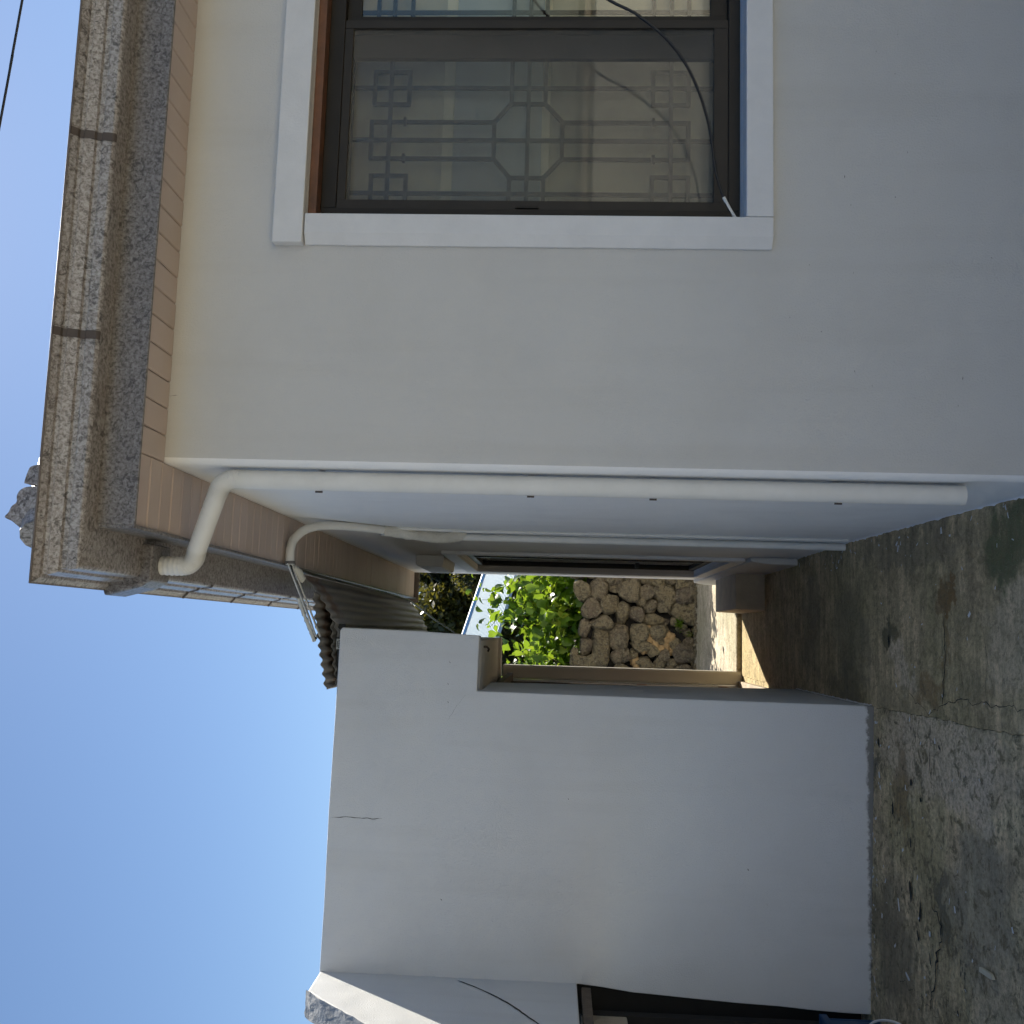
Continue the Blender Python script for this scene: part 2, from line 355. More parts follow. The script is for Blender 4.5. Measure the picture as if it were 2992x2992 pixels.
# ------------------------------------------------------------------ the setting: ground
def sheet(name, mat, xs, ys, zf, thick=0.0):
    b = MB(); nx, ny = len(xs), len(ys)
    for y in ys:
        for x in xs: b.v.append((x, y, zf(x, y)))
    for j in range(ny-1):
        for i in range(nx-1):
            a = j*nx+i; b.f.append((a, a+1, a+nx+1, a+nx))
    o = b.build(name, mat, smooth=True); o["kind"] = "structure"; return o
def rng(a, b, st):
    n = max(1, int(round((b-a)/st))); return [a+(b-a)*k/n for k in range(n+1)]
def wob(y, s=0.016): return s*noise.noise(Vector((y*3.1, 4.2, 0))) + 0.6*s*noise.noise(Vector((y*15, 1.2, 0))) + 0.35*s*noise.noise(Vector((y*47, 1.2, 0)))

tag(MB().box(-600, 600, -300, 900, -0.62, -0.60).build('ground', 'field'), kind='structure')
# right slab (house side and passage) and left slab meet at an open joint running from the shed corner to the viewer
XJ = -0.305
def slab(name, mat, x_in, x_out, ys, side):
    b = MB(); nxs = 10
    xs0 = [x_in + (x_out-x_in)*((k/nxs)**1.6) for k in range(nxs+1)]
    for y in ys:
        for k, x in enumerate(xs0):
            xx = x + (wob(y) + side*0.0014 if k == 0 else 0)
            z = gz(xx, y) + (0.004*noise.noise(Vector((xx*2, y*2, 3))) if k else 0.0) - (0.004 if side < 0 else 0.0)
            b.v.append((xx, y, z))
    n = nxs+1
    for j in range(len(ys)-1):
        for k in range(nxs):
            a = j*n+k; q = (a, a+1, a+n+1, a+n); b.f.append(q if side > 0 else q[::-1])
    # joint face going down
    i = len(b.v)
    for j, y in enumerate(ys):
        v = b.v[j*n]; b.v.append((v[0], v[1], v[2]-0.05))
    for j in range(len(ys)-1):
        q = (j*n, (j+1)*n, i+j+1, i+j); b.f.append(q if side > 0 else q[::-1])
    o = b.build(name, mat, smooth=False); o["kind"] = "structure"; return o
PAV_R = slab('house_pavement', 'passage', XJ, 12.0, rng(-.6, 3, .3)[:-1]+rng(3, 8.39, .02), 1)
PAV_L = slab('yard_pavement', 'yard', XJ, -2.9, rng(-.6, 3, .3)[:-1]+rng(3, 8.39, .02), -1)
b = MB()   # back pavement: a low step up behind the passage
b.prism([(8.393, -.12), (8.393, -.012), (8.405, -.004), (11.4, .0), (11.4, -.12)], 0, -3.0, 9.0)
tag(b.build('back_pavement', 'back', bevel=0.006), kind='structure')
tag(MB().box(-12, 12, -14, -.605, -.3, -.152).build('bounce_ground', 'bounce_slab'), kind='structure')  # unseen pale ground added to bounce sunlight up the front wall
tag(MB().box(-12, -2.905, -.60, 12, -.3, -.10).build('side_bounce_ground', 'bounce_slab'), kind='structure')  # unseen pale ground added to throw more light on the side wall
# cracks and holes in the paving (flat slivers with the recess shade in their colour, each of its own shape)
def crack(pts, w, parent, mat='crack', jag=0.012, dz=0.0025):
    path = []
    for (a, c) in zip(pts, pts[1:]):
        n = max(2, int((Vector(c)-Vector(a)).length/0.018))
        for k in range(n): path.append(Vector(a)+(Vector(c)-Vector(a))*k/n)
    path.append(Vector(pts[-1])); b = MB()
    for k, p in enumerate(path):
        t = (path[min(k+1, len(path)-1)]-path[max(k-1, 0)]).normalized(); nn = Vector((-t.y, t.x))
        off = jag*noise.noise(Vector((p.x*17, p.y*17, 2)))+jag*.7*noise.noise(Vector((p.x*55, p.y*55, 4)))+(random.random()-.5)*.005; ww = .62*w*(0.35+1.3*abs(noise.noise(Vector((p.x*23, p.y*23, 9)))))*min(1, 4*min(k+.3, len(path)-.7-k)/len(path)+.1)
        for sg in (-1, 1):
            q = p+nn*(off+sg*ww); b.v.append((q.x, q.y, gz(q.x, q.y)+dz))
    for k in range(len(path)-1): b.f.append((2*k, 2*k+2, 2*k+3, 2*k+1))
    return b.build('crack', mat, parent)
crack([(.141, 4.16), (-.009, 4.151), (-.13, 4.17), (-.24, 4.194), (-.29, 4.17)], .0075, PAV_R)
crack([(.061, 3.822), (-.039, 3.802), (-.213, 3.814)], .003, PAV_R)
crack([(-.18, 4.60), (-.22, 4.523), (-.292, 4.329), (-.228, 4.133), (-.209, 3.965), (-.214, 3.631), (-.195, 3.40)], .004, PAV_R, jag=.022)
crack([(.45, 4.75), (.2, 4.72), (.02, 4.745), (-.2, 4.73)], .0016, PAV_R)
crack([(.5, 5.75), (.1, 5.72), (-.28, 5.74)], .002, PAV_R)
crack([(-1.02, 4.32), (-1.12, 4.2), (-1.28, 4.24), (-1.5, 4.3)], .013, PAV_L, jag=.03)
crack([(-.34, 4.3), (-.5, 4.32), (-.62, 4.27)], .006, PAV_L, jag=.03)
crack([(-1.45, 4.9), (-1.46, 4.4), (-1.5, 3.9), (-1.42, 3.4)], .002, PAV_L, jag=.04)

def hole(x, y, l, w_, a, parent):
    b = MB(); n = 15; ce_ = []
    for k in range(n):
        t = 2*PI*k/n; rr = .75+.55*abs(noise.noise(Vector((x*9+math.cos(t)*1.3, y*9+math.sin(t)*1.3, 3))))+random.uniform(-.1, .1)
        u, v = l/2*rr*math.cos(t), w_/2*rr*math.sin(t); X_ = x+u*math.cos(a)-v*math.sin(a); Y_ = y+u*math.sin(a)+v*math.cos(a)
        b.v.append((X_, Y_, gz(X_, Y_)+.0032))
    b.f.append(tuple(range(n))); return b.build('pothole', 'crack', parent)
for q in [(.01, 4.745, .07, .022, .2, PAV_R)]: hole(*q)
for q in [(-.47, 4.88, .05, .03, .4, PAV_L), (-.60, 4.50, .035, .03, 0, PAV_L), (-.66, 4.40, .03, .02, 1, PAV_L), (-.75, 4.70, .075, .022, .2, PAV_L), (-.86, 4.50, .045, .016, .1, PAV_L), (-1.06, 4.50, .10, .03, .2, PAV_L), (-1.12, 4.40, .11, .022, -.1, PAV_L), (-1.22, 4.42, .06, .018, .5, PAV_L), (-1.28, 4.30, .05, .014, .2, PAV_L), (-.42, 4.22, .03, .012, .9, PAV_L), (-1.4, 4.05, .03, .015, .3, PAV_L)]: hole(*q)

# ------------------------------------------------------------------ the house
HX, HY, SOF = 0.532, 3.20, 2.832          # corner of the house, soffit height
HR, HB = 9.0, 9.12                         # far right end, back wall
house = empty('house', (HX+2, HY+2, -.1), 'white rendered bungalow with granite print gutter and peach soffit on the right', 'house')
WX0, WX1, WZ0, WZ1 = 1.402, 3.30, 0.905, 2.398       # front window opening
VY0, VY1, VZ0, VZ1 = 6.62, 8.35, 0.36, 2.19          # side window opening

def house_wall():
    r = 0.028; path = []                     # plan path with arc: (x, y, nx, ny)
    us = sorted(set([HR, 6.0, 4.5, WX1, 2.8, 2.2, WX0, 1.1, .8, HX+r]), reverse=True)
    for x in us: path.append((x, HY, 0, -1))
    for k in range(1, 5):
        a = PI/2*k/5; path.append((HX+r-r*math.sin(a), HY+r-r*math.cos(a), -math.sin(a), -math.cos(a)))
    for y in [HY+r, 3.6, 4.2, 5.0, 5.8, VY0, 7.5, VY1, 8.8, HB]: path.append((HX, y, -1, 0))
    path.append((HR, HB, 0, 1)); path.append((HR, HY, 0, -1))
    zs = [-.25, .1, VZ0, WZ0, 1.4, 1.9, VZ1, WZ1, 2.6, SOF+.12]
    b = MB(); nz = len(zs)
    for p in path:
        for z in zs: b.v.append((p[0], p[1], z))
    def hole(i, j):
        p, q = path[i], path[i+1]; zm = (zs[j]+zs[j+1])/2; xm, ym = (p[0]+q[0])/2, (p[1]+q[1])/2
        if abs(ym-HY) < 1e-4 and WX0 < xm < WX1 and WZ0 < zm < WZ1: return True
        if abs(xm-HX) < 1e-4 and VY0 < ym < VY1 and VZ0 < zm < VZ1: return True
        return False
    for i in range(len(path)-1):
        for j in range(nz-1):
            if not hole(i, j):
                a = i*nz+j; b.f.append((a, a+1, a+nz+1, a+nz))
    # reveals of the two openings
    def quad(*q):
        i = len(b.v); b.v.extend(q); b.f.append((i, i+1, i+2, i+3))
    D = HY+.16
    quad((WX0, HY, WZ0), (WX0, D, WZ0), (WX0, D, WZ1), (WX0, HY, WZ1)); quad((WX1, HY, WZ0), (WX1, HY, WZ1), (WX1, D, WZ1), (WX1, D, WZ0))
    quad((WX0, HY, WZ0), (WX1, HY, WZ0), (WX1, D, WZ0), (WX0, D, WZ0)); quad((WX0, HY, WZ1), (WX0, D, WZ1), (WX1, D, WZ1), (WX1, HY, WZ1))
    D = HX+.14
    quad((HX, VY0, VZ0), (HX, VY0, VZ1), (D, VY0, VZ1), (D, VY0, VZ0)); quad((HX, VY1, VZ0), (D, VY1, VZ0), (D, VY1, VZ1), (HX, VY1, VZ1))
    quad((HX, VY0, VZ0), (D, VY0, VZ0), (D, VY1, VZ0), (HX, VY1, VZ0)); quad((HX, VY0, VZ1), (HX, VY1, VZ1), (D, VY1, VZ1), (D, VY0, VZ1))
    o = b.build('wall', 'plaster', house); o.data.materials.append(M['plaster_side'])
    for p in o.data.polygons:      # the returned corner bead and side wall get a whiter colour in place of skylight
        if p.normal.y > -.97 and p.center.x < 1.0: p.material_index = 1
    for p in o.data.polygons: p.use_smooth = False
    return o
house_wall()
MB().box(HX+.02, HR-.02, HY+.75, HY+.80, -.2, SOF+.1).build('inner_wall', 'dark_room', house)
MB().box(HX+.55, HX+.60, HY+.85, HB-.05, -.2, SOF+.1).build('inner_wall', 'dark_room', house)

# soffit boards, front and side
SFX, SFY = 0.300, 3.000                   # outer edges of the soffit
ceiling = MB().prism([(SFX+.004, SFY+.004), (HR, SFY+.004), (HR, HB+.02), (SFX+.004, HB+.02)], 2, SOF+.012, SOF+.03).build('soffit', 'dark_gap', house)
def board_mesh(w, l, t=0.011):
    b = MB(); c = 0.0035; x, y = w/2, l/2
    b.v = [(-x, -y, t), (x, -y, t), (x, y, t), (-x, y, t), (-x, -y, c), (x, -y, c), (x, y, c), (-x, y, c), (-x+c, -y, 0), (x-c, -y, 0), (x-c, y, 0), (-x+c, y, 0)]
    b.f = [(0, 1, 2, 3), (8, 11, 10, 9)] + [(k, 4+k, 4+(k+1) % 4, (k+1) % 4) for k in range(4)] + [(4+k, 8+k, 8+(k+1) % 4, 4+(k+1) % 4) for k in range(4)]
    me = bpy.data.meshes.new('soffit_board'); me.from_pydata(b.v, [], b.f); me.materials.append(M['soffit']); return me
BW = 0.092
mf = board_mesh(BW-.003, HY-SFY-.004); ms = board_mesh(BW-.003, HX-SFX-.004)
k = 0; x = HX+.0
while x < 3.3:
    o = link('soffit_board', mf, (x+BW/2, (HY+SFY)/2, SOF+random.uniform(-.0012, .0008)), ceiling); x += BW
y = SFY+.002
while y < HB-.1:
    o = link('soffit_board', ms, ((HX+SFX)/2, y+BW/2, SOF+random.uniform(-.0015, .001)+(0.004 if y > 5.0 else 0)), ceiling)
    o.rotation_euler.z = PI/2; y += BW
# fascia boards
fas = MB(); fas.box(SFX, HR, SFY-.012, SFY, SOF-.008, 3.03)
fas.build('fascia', 'granite_dark', house, bevel=.002)
fas = MB(); fas.box(SFX-.012, SFX, SFY-.012, HB+.03, SOF-.008, 3.03); fas.build('fascia', 'granite_dark', house, bevel=.002)
MB().box(SFX-.05, HX+.05, HB+.03, HB+.05, SOF-.03, 3.03).build('end_board', 'timber', house, bevel=.002)

# gutter: fluted profile swept round the corner. (outward, height)
GZ = 2.947; SO = 0.047
prof = [(-.047, .0), (.088, .0), (.096, .003), (.100, .008), (.1045, .034), (.0985, .038), (.1020, .054), (.1115, .058), (.1215, .085), (.1155, .089), (.1195, .101), (.1300, .104), (.1430, .1165), (.1480, .1185), (.1480, .1225), (.1400, .1225), (.1300, .118)]
def gpt(o, h, where, t):
    if where == 'f': return (t, SFY-o, GZ+h)
    if where == 'c': return (SFX-SO-o, SFY-o, GZ+h)
    return (SFX-SO-o, t, GZ+h)
def sweep(stations, pr, name, mat, parent, smooth=False):
    b = MB(); n = len(pr)
    for (wh, t) in stations:
        for (o, h) in pr: b.v.append(gpt(o, h, wh, t))
    for i in range(len(stations)-1):
        for j in range(n-1):
            a = i*n+j; b.f.append((a, a+n, a+n+1, a+1))
    ob = b.build(name, mat, parent); m = ob.modifiers.new("solid", 'SOLIDIFY'); m.thickness = 0.0012; m.offset = -1
    return ob
gut = sweep([('f', 6.0), ('f', 3.0), ('f', 1.2), ('c', 0), ('s', 4.0), ('s', 5.6), ('s', HB+.05)], prof, 'gutter', 'granite', house)
jp = [(o+.0034, h-.003 if h < .02 else h) for (o, h) in prof[1:14]]
for x in (2.21, 1.53, .88, 2.87, 3.55):
    sweep([('f', x+.013), ('f', x-.013)], jp, 'gutter_joint', 'joint', gut)
for y in (4.05, 4.66, 5.27, 5.88, 6.5, 7.1, 7.7):
    sweep([('s', y-.012), ('s', y+.012)], jp, 'gutter_joint', 'joint', gut)
# rim wire of the gutter
rim = MB(); rim.tube([(6.0, SFY-.147, GZ+.121), (SFX-SO-.147, SFY-.147, GZ+.121), (SFX-SO-.147, HB+.04, GZ+.121)], .0042, 8)
rim.build('gutter_rim', 'tile_metal', gut)
# rainwater outlet box on the side gutter
ob = MB()
ob.prism([(SFX-.03, 2.905), (SFX-SO-.110, 2.905), (SFX-SO-.135, 2.945), (SFX-SO-.168, 3.066), (SFX-SO-.150, 3.074), (SFX-.03, 3.0)], 1, 3.335, 3.495)
ob.build('outlet_box', 'granite_dark', gut, bevel=.008)

# roof of the house: hip with pressed tile courses
def roof_plane(name, f, us, vs):
    b = MB(); n = len(us)
    for v in vs:
        for u in us: b.v.append(f(u, v))
    for j in range(len(vs)-1):
        for i in range(n-1): a = j*n+i; b.f.append((a, a+1, a+n+1, a+n))
    return b.build(name, 'tile_metal', house, smooth=True)
E0 = 3.085; TP = math.tan(math.radians(24))
def hz(u, v): return .02*math.cos(u*2*PI/.21) + .025*((v/.34) % 1.0) - .02
def rf(u, v):    # front plane: u along x, v inward
    x = max(u, .16+v); return (x, 2.91+v, E0+v*TP+hz(x, v))
def rs(u, v):    # side plane: u along y
    y = min(max(u, 2.91+v), 9.25-v); return (.16+v, y, E0+v*TP+hz(y, v))
roof_plane('roof', rf, rng(.16, 9.0, .0525), rng(0, 3.18, .17))
roof_plane('roof', rs, rng(2.87, 9.25, .0525), rng(0, 3.18, .17))
def rb(u, v):
    x = max(u, .12+v); return (x, 9.25-v, E0+v*TP+hz(x, v))
roof_plane('roof', rb, rng(.12, 9.0, .105), rng(0, 3.18, .17))
# hip end ornaments standing just over the corner
def ornament(pts, y0, y1, name):
    return MB().prism(pts, 1, y0, y1).build(name, 'granite', house, bevel=.006)
hipc = MB(); hipc.tube([(.26, 3.01, 3.135), (.7, 3.45, 3.31), (2.0, 4.75, 3.87), (3.3, 6.05, 4.46)], .06, 12); hipc.build('hip_tiles', 'granite', house, smooth=True)
def orn(pts, y0, y1):
    P = [(q.x, q.y) for q in smooth_path([(p[0], p[1], 0) for p in pts], 5)]
    return ornament([(pts[0][0], 3.10)]+P+[(pts[-1][0], 3.10)], y0, y1, 'hip_ornament')
orn([(.268, 3.165), (.276, 3.196), (.292, 3.220), (.305, 3.238), (.317, 3.262), (.334, 3.250), (.352, 3.243), (.366, 3.228), (.384, 3.229), (.402, 3.222), (.414, 3.205), (.418, 3.178)], 3.02, 3.10)
orn([(.424, 3.165), (.428, 3.190), (.434, 3.208), (.431, 3.224), (.450, 3.222), (.470, 3.216), (.486, 3.208), (.494, 3.18)], 3.05, 3.15)

# downpipe with corrugated bends
dp = MB(); PR = 0.0335; px, py = .492, 3.272
main = [(px, py, .172), (px, py, .8), (px, py, 1.6), (px, py, 2.58)]
dpo = MB(); dpo.tube(main, PR, 20); pipe = dpo.build('downpipe', 'pipe', house, smooth=False)
for p in pipe.data.polygons: p.use_smooth = len(p.vertices) == 4
def bend(pts, name):
    P = smooth_path(pts, 7); L = len(P); pth = []; rad = []
    for i in range(L-1):
        for k in range(3):
            pth.append(P[i].lerp(P[i+1], k/3)); rad.append(PR*(1.0, .90, 1.03)[k])
    pth.append(P[-1]); rad.append(PR)
    b = MB().tube(pth, rad, 20, cap=False); o = b.build(name, 'pipe', pipe)
    for p in o.data.polygons: p.use_smooth = True
e1 = Vector((px, py, 2.655)); e2 = Vector((.212, 3.415, 2.795)); dd = (e2-e1).normalized()
bend([(px, py, 2.575), (px, py, 2.62), e1+dd*.022+Vector((.0, 0, -.006)), e1+dd*.06], 'pipe_bend')
st = MB().tube([e1+dd*.055, e2-dd*.05], PR*.985, 20, cap=False).build('pipe_offset', 'pipe', pipe)
for p in st.data.polygons: p.use_smooth = True
bend([e2-dd*.055, e2-dd*.012+Vector((0, 0, -.002)), e2+Vector((-.012, .003, .030)), (.200, 3.418, 2.93)], 'pipe_bend')
for z in (2.32, 1.60, 1.19, .58):
    c = MB(); c.tube([(px, py, z-.012), (px, py, z+.012)], PR+.0007, 20, cap=False)
    c.box(px+.018, HX+.005, py+.024, py+.030, z-.010, z+.010); c.build('pipe_clip', 'pipe', pipe)
    MB().box(px-.001-PR-.005, px-PR+.001, py-.004, py+.003, z-.012, z+.012).build('clip_notch', 'joint', pipe)  # dark sliver standing in for a notch in the clip

# ---- front window
win = MB()
ty = HY-.032                                             # painted band round the opening
win = MB().prism([(WX0-.104, HY), (WX0-.104, HY-.010), (WX0-.068, ty), (WX0, ty), (WX0, HY)], 2, WZ0-.094, WZ1-.004).build('window', 'trim', house, bevel=.002)
win["label"] = "painted band round the wide front window"
MB().box(WX0-.106, WX1+.1, ty-.008, HY, WZ1, WZ1+.104).build('head_band', 'trim', win, bevel=.004)
MB().prism([(HY, WZ0-.094), (ty-.006, WZ0-.094), (ty-.006, WZ0-.004), (HY, WZ0)], 0, WX0+.001, WX1+.1).build('sill_band', 'trim', win, bevel=.003)
MB().box(WX0, WX1, HY+.012, HY+.105, WZ1-.030, WZ1-.001).build('lintel_board', 'lintel_wood', win, bevel=.002)
fy0, fy1 = HY+.062, HY+.150
MB().box(WX0, WX0+.062, fy0, fy1, WZ0, WZ1-.031).build('frame_jamb', 'alu', win, bevel=.002)
MB().box(WX0+.062, WX1, fy0, fy1, WZ1-.085, WZ1-.031).build('frame_head', 'alu', win, bevel=.002)
MB().box(WX0+.062, WX1, fy0, fy1, WZ0, WZ0+.040).build('frame_sill', 'alu', win, bevel=.002)
zt, zb = WZ1-.085, WZ0+.040
def sash(x0, x1, y, wl, wr, wt, wb, name, mat, pane, pname):
    f = MB(); f.box(x0, x0+wl, y, y+.022, zb, zt); f.box(x1-wr, x1, y, y+.022, zb, zt)
    f.box(x0+wl, x1-wr, y+.001, y+.021, zt-wt, zt); f.box(x0+wl, x1-wr, y+.001, y+.021, zb, zb+wb)
    f.build(name, mat, win, bevel=.0015)
    MB().box(x0+wl-.003, x1-wr+.003, y+.010, y+.0125, zb+wb-.003, zt-wt+.003).build(pname, pane, win)
sash(WX0+.062, 2.175, fy0+.006, .034, .030, .030, .050, 'screen_sash', 'alu_light', 'screen', 'insect_screen')
sash(2.146, 3.30, fy0+.030, .060, .060, .050, .060, 'sash', 'alu', 'glass', 'pane')
sash(WX0+.064, 2.150, fy0+.056, .040, .090, .030, .040, 'sash', 'alu', 'glass', 'pane')
MB().box(WX0+.066, WX0+.074, fy0-.002, fy0+.006, 1.60, 1.68).build('latch', 'alu', win)
# iron grille with octagon behind the glass: coordinates of one bay
gy = HY+.215
def GX(v): return 1.799+(520-v)*.001035
def GZZ(u): return 1.651+(955-u)*.000978
def bars(shift, root):
    out = []
    for v in (322, 520, 720): out.append(((290, v), (1640, v)))
    for v in (452, 590): out += [((362, v), (828, v)), ((1085, v), (1555, v))]
    octa = [(890, 382), (1018, 382), (1085, 452), (1085, 590), (1018, 660), (890, 660), (828, 590), (828, 452)]
    out += list(zip(octa, octa[1:]+octa[:1]))
    for u in (430, 1490, 955): out.append(((u, 205), (u, 790)))
    for u in (890, 1018): out += [((u, 205), (u, 382)), ((u, 660), (u, 790))]
    for u0, u1 in ((368, 500), (1422, 1555)):
        for v0, v1 in ((262, 385), (655, 778)):
            out += [((u0, v0), (u1, v0)), ((u0, v1), (u1, v1)), ((u0, v0), (u0, v1)), ((u1, v0), (u1, v1))]
    out += [((362, 452), (362, 590)), ((1555, 452), (1555, 590))]
    for n, (a, c) in enumerate(out):
        p = Vector((GX(a[1]+shift), 0, GZZ(a[0]))); q = Vector((GX(c[1]+shift), 0, GZZ(c[0])))
        if min(p.x, q.x) > 2.9: continue
        d = (q-p).normalized(); s = Vector((-d.z, 0, d.x))*.0074; e = d*.005; t = .004
        yy = gy+(0.0 if abs(d.x) > .9 else .0045 if abs(d.z) > .9 else .002)
        b = MB(); A = [p-e-s, q+e-s, q+e+s, p-e+s]
        b.v = [(w_.x, yy-t, w_.z) for w_ in A]+[(w_.x, yy+t, w_.z) for w_ in A]
        b.f = [(0, 1, 2, 3), (7, 6, 5, 4)]+[(k, k+4, (k+1) % 4+4, (k+1) % 4) for k in range(4)]
        b.build('grille_bar', 'grille', win)
    for u, v in ((488, 452), (488, 590), (1425, 452), (1425, 590)):
        MB().box(GX(v+shift)-.016, GX(v+shift)+.016, gy-.007, gy+.009, GZZ(u)-.006, GZZ(u)+.006).build('grille_knot', 'grille', win, bevel=.003)
bars(0, win); bars(-690, win)
# inner window behind the grille: frosted panes, beige ones standing in for yard reflections, pale wooden bars
iy = HY+.262
for (x0, x1) in ((1.40, 2.215), (2.235, 3.3)):
    MB().box(x0, x1, iy, iy+.006, 1.972, 2.42).build('inner_pane', 'inner_beige', win)
    MB().box(x0, x1, iy, iy+.006, 1.602, 1.932).build('inner_pane', 'inner_blue', win)
    MB().box(x0, x1, iy, iy+.006, .88, 1.572).build('inner_pane', 'inner_beige', win)
for z0, z1 in ((1.932, 1.972), (1.572, 1.602)):
    MB().box(1.40, 3.3, iy-.008, iy+.012, z0, z1).build('inner_bar', 'inner_bar', win, bevel=.002)
MB().box(2.213, 2.237, iy-.006, iy+.010, .88, 1.572).build('inner_bar', 'inner_bar', win, bevel=.002)

# ---- side window
sw = MB().box(HX-.022, HX+.001, VY0-.09, VY0-.001, VZ0-.09, VZ1+.10).build('side_window', 'trim', house, bevel=.003)
MB().box(HX-.024, HX+.001, VY1+.001, VY1+.16, VZ0-.09, VZ1+.10).build('jamb_band', 'trim', sw, bevel=.003)
MB().box(HX-.026, HX+.001, VY0-.0005, VY1+.0005, VZ0-.09, VZ0-.001).build('sill_band', 'trim', sw, bevel=.003)
MB().box(HX-.023, HX+.001, VY0-.0005, VY1+.0005, VZ1+.001, VZ1+.10).build('head_band', 'trim', sw, bevel=.003)
f = MB(); X0, X1 = HX+.03, HX+.08
f.box(X0, X1, VY0, VY0+.05, VZ0, VZ1); f.box(X0, X1, VY1-.05, VY1, VZ0, VZ1); f.box(X0+.001, X1-.001, VY0+.05, VY1-.05, VZ1-.05, VZ1); f.box(X0+.001, X1-.001, VY0+.05, VY1-.05, VZ0, VZ0+.05); f.box(X0+.002, X1-.002, 7.45, 7.51, VZ0+.05, VZ1-.05)
f.build('frame', 'alu', sw, bevel=.002)
for a, c in ((VY0+.05, 7.45), (7.51, VY1-.05)):
    MB().box(HX+.05, HX+.054, a, c, VZ0+.05, VZ1-.05).build('pane', 'glass', sw)
MB().box(HX-.008, HX+.03, 7.60, 7.66, .88, .91).build('catch', 'alu_light', sw, bevel=.003)
MB().prism([(HX-.001, 2.315), (HX-.075, 2.325), (HX-.082, 2.34), (HX-.082, 2.50), (HX-.070, 2.515), (HX-.001, 2.52)], 1, 6.95, 7.70).build('vent_hood', 'trim', house, bevel=.004)
MB().prism([(HX-.001, -.2), (HX-.050, -.2), (HX-.044, .16), (HX-.030, .255), (HX-.001, .265)], 1, 6.42, 9.1).build('plinth', 'plaster', house, bevel=.01)

# ------------------------------------------------------------------ the shed (outbuilding) on the left
FY, SX0, SX1 = 4.96, -1.735, -0.305
TOPZ = 2.597
shed = empty('outbuilding', (-1.0, 6.5, 0), 'white rendered flat roofed outbuilding with overhanging parapet left of the passage', 'outbuilding')
def shed_wall():
    # front wall: an L of the wall proper and the parapet head carried out over the passage, with a ragged left end
    pts = [(SX1, -.25), (SX1+.004, .9), (SX1+.010, 1.893), (-.020, 1.889), (-.006, 2.2), (.001, TOPZ-.012), (-.012, TOPZ), (-.45, TOPZ+.004), (-.9, TOPZ+.012), (-1.35, TOPZ+.012), (-1.71, TOPZ+.018)]
    left = [(-1.71, 2.0), (-1.71, 1.5), (-1.71, 1.372), (-1.662, 1.366), (-1.672, 1.25), (-1.690, 1.10), (-1.695, 1.0), (-1.706, .8), (-1.716, .6), (-1.722, .4), (-1.732, .25), (-1.738, .1), (-1.742, -.25)]
    pts += left
    b = MB(); b.prism(pts[::-1], 1, FY, FY+.12)
    return b.build('front_wall', 'plaster_shed', shed, bevel=.006)
shed_wall()
MB().box(-1.60, SX1-.13, FY+.9, FY+1.0, -.2, 1.88).build('inner_wall', 'dark_room', shed)
MB().box(-1.74, -1.622, 5.125, 8.5, -.25, 2.549).build('side_wall', 'plaster_shed', shed, bevel=.005)
MB().box(-1.621, -.50, 8.41, 8.5, -.25, 1.95).build('back_wall', 'plaster_shed', shed)
# return of the front wall and passage side
MB().prism([(FY+.121, -.25), (6.46, -.25), (6.42, .2), (6.09, 1.90), (FY+.121, 1.89)], 0, SX1-.12, SX1-.001).build('return_wall', 'plaster_shed', shed, bevel=.004)
# overhang slab of the roof: underside steps back and rises slightly
hd = MB()
hd.prism([(FY+.121, 1.889), (5.42, 1.90), (5.43, 1.915), (8.15, 1.985), (8.17, 1.955), (8.45, 1.965), (8.50, 2.01), (8.50, 2.55), (FY+.121, 2.55)], 0, -1.62, -.045)
hd.build('roof_slab', 'cream', shed, bevel=.008)
MB().box(-1.62, -.02, FY+.121, 8.52, 2.551, 2.585).build('roof_screed', 'concrete_block', shed)
# far jamb facing the viewer; a white-coloured part stands in for its sunlit edge
MB().box(-.385, -.268, 8.38, 8.50, -.06, 1.955).build('far_jamb', 'cream', shed, bevel=.02, seg=4)
MB().box(-.48, -.386, 8.36, 8.40, -.06, 1.96).build('far_jamb', 'trim', shed, bevel=.003)
# the opening: threshold, timber frame and leaning boards in the dark
MB().prism([(6.46, -.2), (8.37, -.2), (8.37, -.012), (7.7, -.008), (6.47, -.02)], 0, -.46, -.345).build('threshold', 'concrete_block', shed, bevel=.008)
MB().box(-.43, -.335, 6.47, 8.36, 1.86, 1.91).build('door_head', 'timber', shed, bevel=.004)
for i, y in enumerate((6.55, 7.02, 7.5, 7.95)):
    MB().box(-.425, -.385, y, y+.05, .03, 1.86).build('door_stile', ('red_timber', 'timber')[i % 2], shed, bevel=.004)
MB().box(-.425, -.392, 6.62, 8.3, .75, .83).build('door_rail', 'red_timber', shed, bevel=.004)
MB().box(-.425, -.392, 6.62, 8.3, .09, .16).build('door_rail', 'red_timber', shed, bevel=.004)
MB().box(-1.6, -.9, 6.2, 8.4, -.1, 1.88).build('inner_wall', 'dark_room', shed)
# bent hook and a rust stain strip under the slab
hk = MB(); hk.tube([(-.085, 5.62, 1.925), (-.085, 5.62, 1.895), (-.098, 5.66, 1.887), (-.112, 5.66, 1.893)], .006, 8); hk.build('hook', 'timber', shed)
